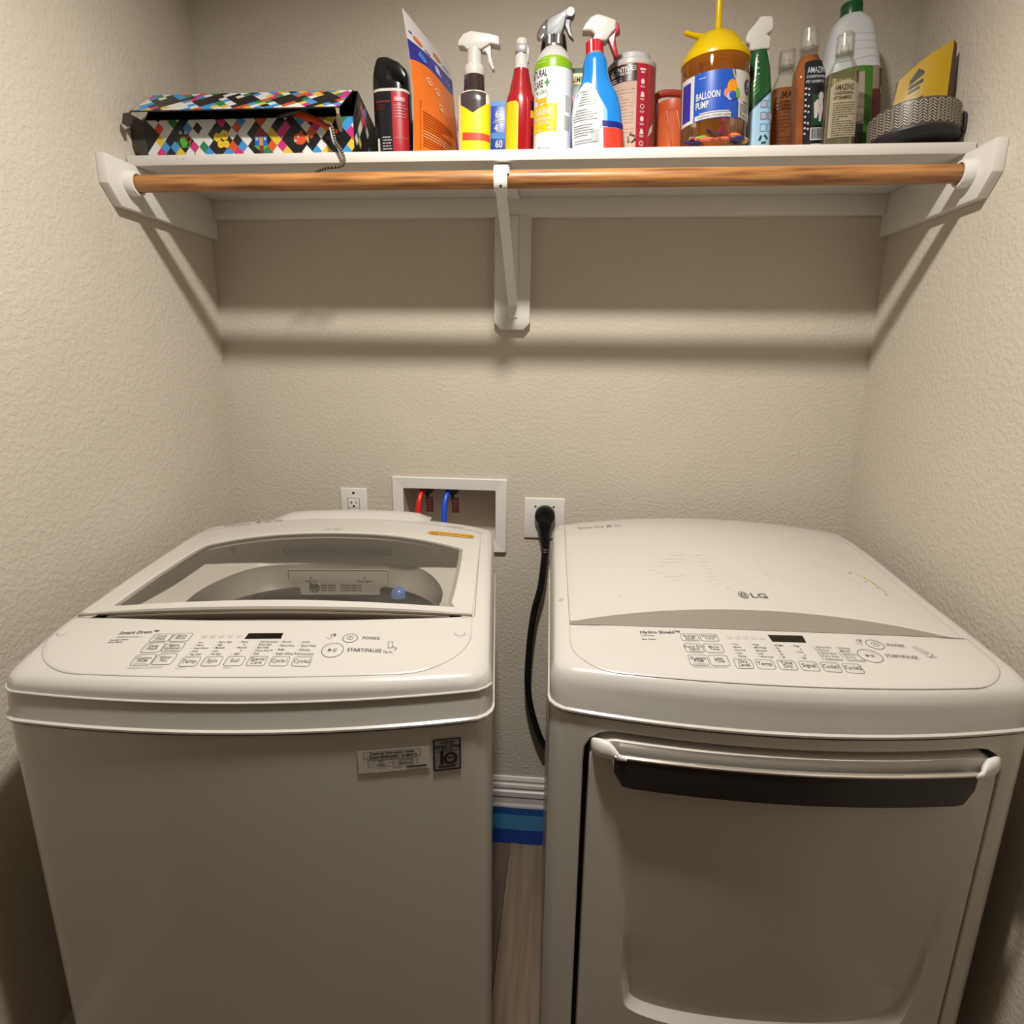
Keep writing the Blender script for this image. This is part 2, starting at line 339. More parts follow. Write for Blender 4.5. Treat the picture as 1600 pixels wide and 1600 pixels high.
ob = thing('washer_outlet_box', 'white recessed washer outlet box with red and blue hoses', 'outlet box', (-10.18, 0, 40.4))
fo, fi = rr(-6.06, 6.06, -3.95, 3.95, .15), rr(-4.9, 4.9, -2.75, 2.75, .1)
MB().rings([[(x, -.02, z) for x, z in fi], [(x, -.3, z) for x, z in fi], [(x, -.42, z) for x, z in [(a*.985, c*.98) for a, c in fo]], [(x, -.3, z) for x, z in fo], [(x, -.02, z) for x, z in fo]], False, False).obj('frame', WPL, ob, angle=25)
BOXIN = mat('outlet_box_plastic', rgb(196, 184, 172), .5)
MB().rings([[(x, -.05, z) for x, z in fi], [(x, 3.4, z) for x, z in fi]], False, True).obj('recess', BOXIN, ob)
for x, col, nm in ((-3.1, rgb(205, 28, 26), 'red'), (-.35, rgb(30, 78, 200), 'blue')):
    MB().box(x-.1, x+1.0, .6, 2.4, 2.0, 2.74).obj('valve', mat('valve_'+nm, rgb(28, 28, 32), .35), ob, bevel=.1)
    MB().lathe([(.16, 1.2), (.2, 1.25), (.2, 2.1), (.14, 2.2)], (x+.45, 1.2, 0), 'z', 12).obj('stem', mat('stem_'+nm, rgb(36, 40, 58), .4), ob)
    fl_ = MB().box(x+.5, x+1.25, .35, .4, .1, 1.75).obj('tag', mat('tag_black', rgb(46, 28, 26), .5), ob, bevel=.02, seg=1)
    f = Flat(lambda a, z: (a, .34, z))
    for k in range(6): f.rect(x+.58, x+1.15-.1*(k % 2), .3+.22*k, .36+.22*k)
    f.obj('tag_print', mat('tag_print', rgb(170, 60, 50), .5), fl_)
    hs = MB().tube(catmull([(-10.18+x+.45, 1.3, 42.75), (-10.18+x+.2, .8, 42.85), (-10.18+x, .1, 42.4), (-10.18+x-.12, -.5, 41.4), (-10.18+x-.12, -1.0, 39.5), (-10.18+x-.1, -1.6, 36), (-10.18+x, -2.0, 31)], 6), .31, 14).obj(nm+'_hose', mat('hose_'+nm, col, .3))
    tag(hs, '%s water hose %s in the white outlet box' % (nm, 'on the left' if nm == 'red' else 'right of the red hose'), 'hose')

# ------------------------------------------------------------------ washer and dryer (local inches, origin front left on the floor)
EW = [(0, 36.8), (.15, 37.8), (.25, 38.6), (.32, 38.9), (.57, 39.22), (1.31, 39.52), (3.4, 39.95), (5.6, 40.25), (12, 40.65), (20, 40.95), (25, 40.95), (27, 40.8), (28, 40.5)]
ED = [(0, 36.8), (.1, 37.6), (.25, 38.3), (.45, 38.8), (.7, 39.1), (1.4, 39.35), (2.4, 39.55), (6.5, 39.9), (10.6, 40.2), (14.8, 40.6), (20, 41.05), (23, 41.1), (26, 40.95), (28, 40.6)]
def bow(x, B): return -B*(1-((x-13.5)/13.5)**2)
def ztop(x, y, E, B):
    t = (x-13.5)/13.5; w_ = min(max(1-(y-6)/12, 0), 1)
    return interp(E, y-bow(x, B)*w_)+(1-t*t)*(.3+.5*min(max(y/22, 0), 1))
def plan(B, BB, d, n=26, rc=1.1, rb=2.6, dep=27.0):
    """outline of an appliance seen from above, inset by d: bowed front, rounded corners, bowed back"""
    pts = []; k = 1-2*d/27.0
    for i in range(n+1):
        t = i/n; x = 13.5-13.5*math.cos(math.pi*t); e = min(x, 27-x)
        y = bow(x, B)
        if e < rc: y += rc-math.sqrt(max(rc*rc-(rc-e)**2, 0))
        pts.append((x, y))
    for i in range(9): pts.append((27, rc+.6+(dep-rb-rc-.6)*i/8*.98))
    for i in range(n+1):
        t = i/n; x = 13.5+13.5*math.cos(math.pi*t); e = min(x, 27-x)
        y = dep-BB*((x-13.5)/13.5)**2
        if e < rb: y -= .55*(rb-math.sqrt(max(rb*rb-(rb-e)**2, 0)))
        pts.append((x, y))
    for i in range(8, -1, -1): pts.append((0, rc+.6+(dep-rb-rc-.6)*i/8*.98))
    cy = dep/2
    return [(13.5+(x-13.5)*k, cy+(y-cy)*(1-2*d/dep)) for x, y in pts]
def edge_drop(d, R=.9):
    if d >= R: return 0
    return R*.95*(1-math.sqrt(1-(1-d/R)**2))
def cabinet(root, B, name, mt, depth=26.7, z1=36.7, opening=None):
    pl = plan(B, .0, .03, dep=depth, rb=.8)
    mb = MB()
    mb.rings([[(x, y, 1.2) for x, y in pl], [(x, y, z1) for x, y in pl]], True, False)
    return mb.obj(name, mt, root, angle=28)
def deck(root, name, E, B, BB, hole=None, dep=27.0, mt=None, lipz=36.8, raise_=0.0):
    mb = MB(); rings = []
    n = len(plan(B, BB, 0))
    P0 = plan(B, BB, 0, dep=dep)
    cy = dep/2
    def zz(x, y, d):
        # distance to the two sides / back only: the front roll comes from the profile E
        ds = min(x, 27-x); db = dep-BB*((x-13.5)/13.5)**2-y
        z = ztop(x, y, E, B)-edge_drop(max(ds, 0))-edge_drop(max(db, 0))
        return max(z, min(interp(E, .25), 38.5))
    base = [(x, y) for x, y in P0]
    def skirt(off, z):
        P = plan(B, BB, off, dep=dep); return [(x, y, z) for x, y in P]
    rings.append(skirt(.02, lipz)); rings.append(skirt(-.10, lipz+.06)); rings.append(skirt(-.10, lipz+.18)); rings.append(skirt(.02, lipz+.26))
    front_offs = [o_ for o_, _ in E[1:4]]
    for o_, z_ in E[1:3]:
        P = plan(B, BB, 0, dep=dep)
        rings.append([(min(max(x, .0), 27), y+o_*max(0, 1-max(y-bow(x, B), 0)/2.2), z_) for x, y in P])
    for d in (.26, .32, .42, .57, .75, 1.0, 1.31, 1.7, 2.3, 3.0):
        P = plan(B, BB, d*.92, dep=dep); P = [(x, y) for x, y in P]
        ring = []
        for x, y in P:
            ring.append((x, y, zz(x, y, d)))
        rings.append(ring)
    last = [(p[0], p[1]) for p in rings[-1]]
    if hole is None:
        hole = [(13.5+(x-13.5)*.02, cy+(y-cy)*.02) for x, y in last]
    m_ = 12
    for i in range(1, m_+1):
        t = i/m_
        ring = []
        for (x, y), (hx, hy) in zip(last, hole):
            a, c = x+(hx-x)*t, y+(hy-y)*t; ring.append((a, c, zz(a, c, 9)))
        rings.append(ring)
    mb.rings(rings, False, hole is None)
    return mb.obj(name, mt or WHITE, root, angle=40), rings[-1]
def to_loop(poly, ref, c):
    """resample a closed polygon so that point i lies in the direction of ref[i] from c"""
    out = []
    for rx, ry in ref:
        dx, dy = rx-c[0], ry-c[1]; best = None
        for i in range(len(poly)):
            (x1, y1), (x2, y2) = poly[i], poly[(i+1) % len(poly)]
            ex, ey = x2-x1, y2-y1; den = dx*ey-dy*ex
            if abs(den) < 1e-9: continue
            t = ((x1-c[0])*ey-(y1-c[1])*ex)/den; s_ = ((x1-c[0])*dy-(y1-c[1])*dx)/den
            if t > 0 and -1e-6 <= s_ <= 1+1e-6: best = max(best or 0, t)
        out.append((c[0]+dx*(best or 0), c[1]+dy*(best or 0)))
    return out
def smooth_poly(P, n=6):
    Q = P+P[:3]; pts = catmull([(x, y, 0) for x, y in [P[-1]]+Q], n)
    return [(p[0], p[1]) for p in pts[n:n+n*len(P)]]

ANG = [2*math.pi*k/192 for k in range(192)]
def dirs(c): return [(c[0]+math.cos(a), c[1]+math.sin(a)) for a in ANG]

# ---- washer
WA = thing('top_load_washer', 'white top load washer with a glass lid, left of the dryer', 'washing machine', (-28.672, -34.584, 0), (0, 0, .1115))
BW, BBK = 1.4, 2.2
cabinet(WA, BW, 'cabinet', FRONTW)
for x in (2.5, 24.5):
    for y in (3, 24): MB().lathe([(.9, .03), (.9, .5), (.5, .6), (.5, 1.25)], (x, y, 0), n=16).obj('leveling_foot', BLACK, WA)
cw = (13.6, 13.2)
rearW = lambda x: 5.85-1.38*(1-((x-13.2)/12.6)**2)
deckhole = to_loop([(.9+24.7*i/24, rearW(.9+24.7*i/24)) for i in range(25)]+[(25.2, 6.6), (24.7, 8)]+smooth_poly([(25.0, 12), (24.6, 19), (20, 20.9), (13.5, 21.6), (7, 20.9), (2.6, 19), (2.2, 12)])[:34]+[(2.2, 8), (1.3, 6.6)], plan(BW, BBK, 0), cw)
_, rim = deck(WA, 'top_cover', EW, BW, BBK, deckhole)
# upper seam bead of the console
pl = plan(BW, BBK, -.02)
seamp = [(x, y+.25, 38.6) for x, y in pl[:27]]
MB().tube([(x, y+.22, 38.55) for x, y in pl[1:26]], .07, 8).obj('console_seam', WHITE, WA)
zw = lambda x, y: ztop(x, y, EW, BW)
# control panel, bowed front edge, rear edge bowed too
def panel_outline(B, rear, x0, x1, yf, rc):
    pts = []
    for i in range(49):
        t = i/48; x = x0+(x1-x0)*(.5-.5*math.cos(math.pi*t)); e = min(x-x0, x1-x)
        y = bow(x, B)+yf+(rc*.85*(1-math.sqrt(max(1-(1-min(e/rc, 1))**2, 0))))
        pts.append((x, y))
    for i in range(41):
        t = i/40; x = x1-(x1-x0)*t; pts.append((x, rear(x)))
    return pts
def panel(root, out, zf, lift, name='control_panel', mt=WHITE):
    c = (13.5, 2.6); lo_ = to_loop(out, dirs(c), c); mb = MB(); rings = []
    rings.append([(x, y, zf(x, y)-.05) for x, y in lo_]); 
    for k in (1.0, .996, .97, .9, .8, .65, .5, .3, .1): rings.append([(c[0]+(x-c[0])*k, c[1]+(y-c[1])*k, zf(c[0]+(x-c[0])*k, c[1]+(y-c[1])*k)+lift*(0.4 if k == 1 else 1)) for x, y in lo_])
    mb.rings(rings, False, True)
    p = mb.obj(name, mt, root, angle=40)
    MB().tube([(x, y, zf(x, y)+.012) for x, y in out+out[:1]], .016, 5, caps=False).obj('panel_gap', SEAM, p)
    return p
rearW = lambda x: 5.85-1.38*(1-((x-13.2)/12.6)**2)
pw = panel(WA, panel_outline(BW, rearW, .75, 25.65, .9, 3.6), zw, .03)
def fnW(x, y): return (x, y, zw(x, y)+.042)
def btn(root, x0, x1, y0, y1, lines, zf, size, pill=.16, sub=False):
    z = MB(); c = ((x0+x1)/2, (y0+y1)/2); lp = rr(x0, x1, y0, y1, pill)
    z.rings([[(x, y, zf(x, y)+.03) for x, y in lp], [(x, y, zf(x, y)+.04) for x, y in [(c[0]+(a-c[0])*.97, c[1]+(b_-c[1])*.97) for a, b_ in lp]]], False, True)
    bt = z.obj('button', WHITE, root, angle=60)
    f = Flat(lambda x, y: (x, y, zf(x, y)+.05)); f.rrect(x0, x1, y0, y1, pill, .026)
    n_ = len(lines); h = size*1.05
    for i, t_ in enumerate(lines): f.text(t_, c[0], c[1]+h*(n_/2-i-1)+.17*h, size, 'CENTER', .003)
    if sub: f.rect(c[0]-.35, c[0]+.35, y0+.09, y0+.12)
    f.obj('button_print', INK, bt)
def rbtn(root, x, y, r, kind, zf):
    z = MB(); lp = [(x+r*math.cos(a), y+r*1.0*math.sin(a)) for a in ANG[::6]]
    z.rings([[(a, b_, zf(a, b_)+.03) for a, b_ in lp], [(x+(a-x)*.96, y+(b_-y)*.96, zf(a, b_)+.04) for a, b_ in lp]], False, True)
    bt = z.obj('button', WHITE, root, angle=60)
    f = Flat(lambda a, b_: (a, b_, zf(a, b_)+.05)); f.ring(x, y, r, .035)
    if kind == 'power': f.ring(x, y, r*.4, .035, n=16); f.rect(x-.018, x+.018, y-.08, y+.14)
    else:
        f.poly([(x-.24, y-.16), (x-.02, y), (x-.24, y+.16)]); f.rect(x+.05, x+.1, y-.15, y+.15); f.rect(x+.16, x+.21, y-.15, y+.15)
    f.obj('button_print', INK, bt)
FW = [['Cold', 'Wash'], ['Extra', 'Rinse'], ['Deep', 'Wash'], ['Fabric', 'Softener'], ['Custom', 'PGM'], ['Water', 'Plus']]
for i, t_ in enumerate(FW):
    cx, ry = i % 2, i//2; btn(pw, 7.12+1.16*cx+.08*(2-ry)*0, 8.22+1.16*cx, (2.42, 1.5, .45)[ry], (3.22, 2.3, 1.34)[ry], t_, zw, .23, sub=(i in (0, 3, 4)))
for i, t_ in enumerate([['Temp.'], ['Spin'], ['Soil'], ['Special', 'Care'], ['Cycle1'], ['Cycle2']]):
    x0 = 9.82+1.225*i; btn(pw, x0, x0+1.0, .26, 1.02, t_, zw, .3 if len(t_) == 1 else .27)
rbtn(pw, 18.62, 2.76, .42, 'power', zw); rbtn(pw, 17.88, 1.62, .6, 'start', zw)
def lists(f, cols, y0, dy, size, dx):
    for x, L_ in cols:
        for i, t_ in enumerate(L_):
            y = y0-dy*i*(4.0/(len(L_)-1) if len(L_) > 1 else 1)
            if t_ == '*': f.disc(x+.3, y+.06, .04, n=8)
            elif t_: f.disc(x-.12, y+.06, .022, n=6); f.text(t_, x, y, size, bold=.002)
f = Flat(fnW)
f.text('Smart Drum\u2122', 4.9, 3.35, .3, bold=.012, sx=1.12); f.loop([(4.95, 3.12), (6.5, 3.0)], .02, closed=False); f.text('TurboWash 3D Technology', 4.95, 2.98, .1)
f.text('Inverter Direct', 4.75, 2.72, .15, bold=.003); f.text('Drive Motor', 4.75, 2.5, .15, bold=.003)
lists(f, [(10.05, ['Hot', 'Warm', 'Semi-Warm', 'Cold', 'Tap Cold']), (11.25, ['Extra High', 'High', 'Medium', 'Low', 'No Spin']), (12.5, ['Heavy', '*', 'Normal', '*', 'Light']),
          (13.6, ['Add Garments', 'Rinse+Spin', 'Spin Only', 'Drum Care\u2122', 'Soak']), (14.85, ['Normal', 'Heavy Duty', 'Bulky', 'Bright Whites\u2122']), (16.02, ['Jumbo', 'Speed Wash', 'Delicates', 'Downloaded'])], 2.2, .26, .15, 0)
f.text('POWER', 19.32, 2.68, .24, bold=.003, sx=1.1); f.text('START/PAUSE', 18.7, 1.55, .27, bold=.003, sx=1.05)
f.text('* Press & hold for 3 sec. for additional options', 7.15, .2, .09, bold=.001); f.text('Control Lock', 9.8, .06, .09); f.text('* Child Lock', 12.3, .06, .09)
f.ring(17.6, 2.98, .14, .03, n=14); f.disc(17.66, 3.0, .06, n=10); f.text('Energy', 17.25, 2.62, .1)
f.loop([(20.9, 2.5), (21.15, 2.52), (21.2, 1.98), (20.95, 1.95)], .03); f.loop([(21.15, 2.15), (21.45, 1.95), (21.35, 1.75)], .03, closed=False); f.text('Tag On', 20.72, 1.55, .16, bold=.002)
f.loop([(24.62, 3.78), (24.72, 3.55), (24.98, 3.46), (25.2, 3.55), (25.3, 3.72)], .022, closed=False); f.disc(25.3, 3.8, .03, n=8)
f.loop([(1.0, 3.9), (1.1, 3.66), (1.32, 3.56), (1.55, 3.66), (1.62, 3.84)], .022, closed=False)
_o = f.obj('panel_print', INK, pw); _o['kind'] = 'stuff'
f = Flat(fnW)
for i in range(5): f.rect(10.0+.5*i, 10.3+.5*i, 2.72, 2.98)
f.obj('indicator_icons', mat('icon_pale', rgb(182, 176, 168), .5), pw)
MB().rings([[(x, y, zw(x, y)+.03) for x, y in ((12.56, 2.56), (14.66, 2.6), (14.62, 3.16), (12.6, 3.14))], [(x, y, zw(x, y)+.05) for x, y in ((12.58, 2.58), (14.64, 2.62), (14.6, 3.14), (12.62, 3.12))]], False, True).obj('display', mat('display_glass', rgb(16, 14, 14), .15), pw)
# recess under the lid's front edge (finger gap)
GAPM = mat('gap_shade', rgb(160, 150, 138), .5)  # shadow under the lid's lip is put into this darker colour
mb = MB(); xs = [.9+24.7*i/30 for i in range(31)]
mb.rings([[(x, rearW(x)+.02, zw(x, rearW(x))+.0) for x in xs], [(x, rearW(x)+.05, zw(x, rearW(x))-.5) for x in xs], [(x, 6.3, zw(x, 5.9)-.7) for x in xs], [(x, 6.35, zw(x, 5.9)-.1) for x in xs]], False, False, closed=False)
mb.obj('finger_gap', GAPM, WA)
# ---- lid: frame, glass, silver front trim
LL = .13
lid = None
backl = lambda x: 24.55-1.9*(abs(x-13.3)/12.5)**2.2
lout = [(x, 5.95) for x in [.85+24.8*i/16 for i in range(17)]] + [(25.72, 12.0), (25.78, 18)] + [(x, backl(x)) for x in [25.8-25*i/20 for i in range(21)]] + [(.85, 18), (.85, 12)]
gout = smooth_poly([(3.0, 6.75), (13.5, 6.85), (23.6, 6.7), (24.2, 7.5), (24.4, 12), (24.4, 16.6), (23.9, 17.7), (19, 19.3), (13.5, 19.75), (8, 19.4), (4.2, 18.2), (3.3, 17.0), (2.85, 12), (2.6, 7.4)], 5)
cg = (13.6, 13.5)
lo_ = to_loop(lout, dirs(cg), cg); gl = to_loop(gout, dirs(cg), cg)
zl = lambda x, y: zw(x, y)+LL+.14*max(0, 1-((x-13.4)/12.3)**4)*max(0, 1-((y-13)/9.5)**4)
rings = [[(x, y, zw(x, y)-.02) for x, y in lo_], [(x, y, zw(x, y)+LL*.7) for x, y in lo_]]
for t in (.03, .12, .3, .5, .7, .9, .97): rings.append([(x+(a-x)*t, y+(c-y)*t, zl(x+(a-x)*t, y+(c-y)*t)) for (x, y), (a, c) in zip(lo_, gl)])
rings.append([(a, c, zl(a, c)-.03) for a, c in gl]); rings.append([(a+(cg[0]-a)*.004, c+(cg[1]-c)*.004, zl(a, c)-.5) for a, c in gl])
lid = MB().rings(rings, False, False).obj('lid', WHITE, WA, angle=40)
GLASS = clear('lid_glass', (.86, .85, .82, 1), 1.0, .05, rgb(200, 192, 180))
rings = [[(cg[0]+(a-cg[0])*k, cg[1]+(c-cg[1])*k, zl(cg[0]+(a-cg[0])*k, cg[1]+(c-cg[1])*k)-.05+.1*(1-k*k)) for a, c in gl] for k in (1.0, .9, .75, .55, .35, .15, .02)]
MB().rings(rings, False, True).obj('glass', GLASS, lid)
# dark printed border round the window
f = Flat(lambda x, y: (x, y, zl(x, y)-.06))
MB().rings([[(a, c, zl(a, c)-.08) for a, c in gl], [(cg[0]+(a-cg[0])*.975, cg[1]+(c-cg[1])*.975, zl(a, c)-.085) for a, c in gl]], False, False).obj('glass_border', mat('border_gray', rgb(168, 160, 150), .4), lid)
xs = [.9+24.75*i/40 for i in range(41)]
def trim_ring(yo, z0, z1, m_, nm, th=.12):
    return MB().rings([[(x, 5.95-yo, zw(x, 5.95)+z0) for x in xs], [(x, 5.95-yo-th, zw(x, 5.95)+z0+.03) for x in xs], [(x, 5.95-yo-th, zw(x, 5.95)+z1-.03) for x in xs], [(x, 5.95-yo+.02, zw(x, 5.95)+z1) for x in xs]], False, False, closed=False).obj(nm, m_, lid, angle=60)
trim_ring(-.02, -.22, -.06, SILVER, 'handle_trim', .16); trim_ring(-.02, -.06, .13, mat('trim_taupe', rgb(158, 148, 134), .3, .3), 'handle_band', .1)
f = Flat(lambda x, y: (x, y, zl(x, y)+.05))
pts = [(21.35+.22*math.cos(a), 22.2-.1*(0)+.22*math.sin(a)) for a in ANG[::6]]
fs_ = Flat(lambda x, y: (x, y, zl(x, y)+.05)); fs_.poly(rr(21.2, 25.2, 20.2, 21.25, .45, 6)); fs_.obj('warning_sticker', mat('sticker_yellow', pc(236, 172, 30), .4), lid)
fs_ = Flat(lambda x, y: (x, y, zl(x, y)+.06)); fs_.ring(21.8, 20.72, .32, .06, .36); fs_.loop([(21.55, 20.5), (22.05, 20.95)], .06, closed=False); fs_.text('DO NOT PUSH THE GLASS', 22.3, 20.5, .42, bold=.004, sx=.5)
fs_.obj('sticker_print', mat('sticker_ink', rgb(110, 66, 22), .5), lid)
f.text('Lock / Unlock', 12.3, 20.5, .42, sx=.55); f.obj('lid_print', INK2, lid)
# rear console hump
hump = [(6.3, 0), (7.4, .42), (9, .5), (13.5, .52), (18, .5), (19.6, .42), (20.8, 0)]
mb = MB(); rings = []
for i in range(25):
    x = 6.2+14.7*i/24; h = interp(hump, x)
    rings.append([(x, y, zw(x, min(y, 26.6))+h*k) for y, k in ((24.9, 0), (25.3, .35), (25.9, .85), (26.4, 1), (27.0, .95), (27.05, 0))])
mb.rings(rings, True, True).obj('rear_console', WHITE, WA, angle=40)
MB().tube([(x, backl(x)+.06, zw(x, backl(x))+.02) for x in [25.7-24.9*i/30 for i in range(31)]], .035, 5).obj('lid_gap', SEAM, WA)
MB().tube([(25.78, y, zw(25.78, y)+.02) for y in [5.9+17*i/10 for i in range(11)]], .03, 5).obj('lid_gap', SEAM, WA)
f = Flat(lambda x, y: (x, y, zw(x, y)+.06))
f.text('Direct Drive', 2.2, 23.9, .62, sx=.66); f.text('AI', 4.9, 24.4, .62, bold=.03, sx=.7); f.text('DD', 5.6, 24.5, .6, bold=.01, sx=.66); f.text('Care', 6.5, 24.6, .6, sx=.6); f.text('WT7300CW', 22.6, 23.5, .45, sx=.55)
_o = f.obj('console_print', INK2, WA); _o['kind'] = 'stuff'
# interior: well, tub ring, basket, dispenser label
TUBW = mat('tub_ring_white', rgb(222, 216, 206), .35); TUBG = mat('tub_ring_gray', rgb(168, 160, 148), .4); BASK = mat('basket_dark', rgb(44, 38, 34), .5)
wellc = (13.5, 13.4)
r_out = [(min(max(x, 1.0), 25.6), max(y, 6.35)) for x, y in to_loop([(p[0], p[1]) for p in rim], dirs(wellc), wellc)]
openl = to_loop(smooth_poly([(4.2, 12.6), (4.7, 16.8), (6.6, 20.0), (10, 20.9), (13.5, 21.1), (17, 20.9), (20.4, 20.0), (22.6, 16.0), (23.0, 12), (21.5, 7.6), (13.5, 5.8), (5.6, 7.6)]), dirs(wellc), wellc)
basko = to_loop([(13.4+9.9*math.cos(a), 12.0+9.3*math.sin(a)) for a in ANG], dirs(wellc), wellc)
rings = [[(x, y, zw(x, y)-.02) for x, y in r_out], [(x, y, zw(x, y)-.7) for x, y in r_out]]
for t, z in ((.25, 39.4), (.6, 39.0), (1.0, 38.7)): rings.append([(x+(a-x)*t, y+(c-y)*t, z) for (x, y), (a, c) in zip(r_out, openl)])
MB().rings(rings, False, False).obj('tub_cover', TUBW, WA, angle=50)
rings = [[(x, y, 38.7) for x, y in openl], [(x, y, 38.5) for x, y in openl]]
for t, z in ((.3, 37.8), (.7, 37.1), (1.0, 36.75)): rings.append([(x+(a-x)*t, y+(c-y)*t, z) for (x, y), (a, c) in zip(openl, basko)])
MB().rings(rings, False, False).obj('tub_ring', TUBG, WA, angle=50)
rings = [[(x, y, 36.75) for x, y in basko]]+[[(13.4+(x-13.4)*k, 12+(y-12)*k, z) for x, y in basko] for k, z in ((.985, 36.6), (.97, 30), (.95, 21), (.5, 20), (.05, 20.5))]
MB().rings(rings, False, True).obj('basket', BASK, WA, angle=50)
dp = MB().rings([[(x, y, z) for x, z in rr(8.9, 17.7, 35.9, 38.3, .15)] for y in (20.75, 20.55)], True, True).obj('dispenser_door', mat('dispenser_gray', rgb(198, 190, 178), .4), WA)
f = Flat(lambda x, z: (x, 20.53, z)); f.rrect(8.95, 17.65, 35.95, 38.25, .15, .05)
f.text('Softener', 10.4, 37.15, .26, sx=1.1); f.text('Detergent', 14.9, 37.15, .26, sx=1.1)
for x in (10.9, 15.6): f.poly([(x-.1, 37.5), (x+.1, 37.5), (x, 37.68)])
f.text('he', 10.75, 36.45, .62, bold=.06); f.ring(11.15, 36.6, .42, .1, .36)
for k in range(3):
    f.text('Regular detergent  ', 11.7, 36.82-.24*k, .16, bold=.006); f.text('Liquid fabric softener use', 13.4, 36.82-.24*k, .16, bold=.006)
f.obj('dispenser_print', INK, dp)
MB().lathe([(.78, 0), (.74, .3), (.58, .6), (.3, .8), (.02, .86)], (18.7, 19.7, 36.2), n=24).obj('softener_cap', mat('cap_blue', pc(120, 150, 205), .2), WA)
for x in (3.4, 22.6): MB().box(x, x+1.3, 20.1, 20.6, 39.6, 40.3).obj('hinge', mat('hinge_gray', rgb(120, 114, 106), .5), WA, bevel=.05)
MB().box(8.5, 18.0, 20.7, 20.95, 39.5, 40.2).obj('rear_slot', mat('slot_gray', rgb(92, 86, 78), .5), WA, bevel=.1)
# stickers on the front
def frontW(x, z, off=.02): return (x, bow(x, BW)-off, z)
st = MB().grid(lambda u, v: frontW(u, v, .012), [19.65+3.85*i/6 for i in range(7)], [34.15, 35.55]).obj('info_sticker', mat('sticker_clear', rgb(209, 203, 194), .3), WA, solid=.006)
f = Flat(lambda x, z: frontW(x, z, .03))
f.rrect(20.0, 23.0, 35.0, 35.46, .02, .025); f.text('Customer Information Center', 21.5, 35.27, .165, 'CENTER', .012, 1.05); f.text("/ Centre d'information \u00e0 la client\u00e8le", 21.5, 35.06, .165, 'CENTER', .012)
f.rrect(20.2, 22.85, 34.52, 34.92, .02, .02); f.loop([(21.55, 34.52), (21.55, 34.92)], .02, closed=False); f.loop([(20.2, 34.72), (22.85, 34.72)], .015, closed=False)
f.text('USA', 20.88, 34.77, .13, 'CENTER', .006); f.text('Canada', 20.88, 34.57, .13, 'CENTER', .006); f.text('1-800-243-0000', 22.2, 34.77, .12, 'CENTER', .004); f.text('1-888-542-2623', 22.2, 34.57, .12, 'CENTER', .004)
f.text('MEZ62725', 21.5, 34.33, .1); f.rect(22.25, 23.35, 34.3, 34.42)
f.obj('sticker_print', INK, st)
st = MB().grid(lambda u, v: frontW(u, v, .012), [23.72+1.52*i/3 for i in range(4)], [33.9, 35.9]).obj('warranty_sticker', mat('sticker_silver', rgb(150, 146, 142), .4, .3), WA, solid=.006)
f = Flat(lambda x, z: frontW(x, z, .03)); f.rrect(23.76, 25.2, 33.94, 35.86, .02, .08)
cx = 24.48; f.text('INVERTER', cx, 35.58, .14, 'CENTER', .008, 1.15); f.text('Direct Drive', cx, 35.32, .24, 'CENTER', .014); f.text('M O T O R', cx, 35.17, .11, 'CENTER', .008); f.loop([(23.9, 35.1), (25.06, 35.1)], .04, closed=False)
f.text('1', 23.95, 34.34, .82, bold=.05); f.ring(24.66, 34.65, .31, .16); f.text('YEAR', 24.66, 34.6, .13, 'CENTER', .008); f.text('WARRANTY', cx, 34.07, .14, 'CENTER', .01, 1.15)
f.obj('sticker_print', BLKINK, st)
MB().lathe([(.05, -1.42), (.05, -1.3)], (13.0, .12, 37.4), 'y', 8).obj('dirt_speck', BLKINK, WA)

# ---- dryer
DR = thing('front_load_dryer', 'white dryer with a dark handle bar on its front door, right of the washer', 'dryer', (1.28, -30.14, 0), (0, 0, .0249))
BD, BBD = 1.75, 2.0
pl = plan(BD, 0, .03, dep=26.0, rb=.8)
# cabinet shell: sides, back, and a front frame round the door opening
DX0, DX1, DZ0, DZ1 = 2.04, 25.15, 5.0, 36.0
def frontD(x, off=0.0): return bow(x, BD)-off + (1.1-math.sqrt(max(1.1**2-(1.1-min(x, 27-x))**2, 0)) if min(x, 27-x) < 1.1 else 0)
def zseam(x): return 36.7
mb = MB()
nf = 27
sides = pl[nf-1:]+pl[:1]
mb.rings([[(x, y, 1.2) for x, y in sides], [(x, y, 36.7) for x, y in sides]], False, False, closed=False)
open_ = rr(DX0, DX1, DZ0, DZ1, 1.7, 7)
fo_ = []
outer = to_loop([(.05, 1.2), (26.95, 1.2), (26.95, 36.7), (.05, 36.7)], dirs((13.4, 20)), (13.4, 20)); inner = to_loop(open_, dirs((13.4, 20)), (13.4, 20))
# exact corners of the outer outline
for q in ((.05, 1.2), (26.95, 1.2), (26.95, 36.7), (.05, 36.7)):
    i = min(range(len(outer)), key=lambda j: (outer[j][0]-q[0])**2+(outer[j][1]-q[1])**2); outer[i] = q
rings = []
for t in (0, .15, .4, .65, .85, .96): rings.append([(x+(a-x)*t, frontD(x+(a-x)*t), z+(c-z)*t) for (x, z), (a, c) in zip(outer, inner)])
rings.append([(a, frontD(a)+.06, c) for a, c in inner]); rings.append([(a, frontD(a)+1.3, c) for a, c in inner])
mb.rings(rings, False, False)
mb.add([(x, y, 36.7) for x, y in pl], [tuple(range(len(pl)))])
mb.obj('cabinet', FRONTW, DR, angle=30)
MB().rings([[(a, frontD(a)+1.3, c) for a, c in inner], [(13.4+(a-13.4)*.5, 1.0, 20+(c-20)*.5) for a, c in inner]], False, True).obj('door_cavity', mat('cavity_dark', rgb(40, 36, 33), .6), DR)
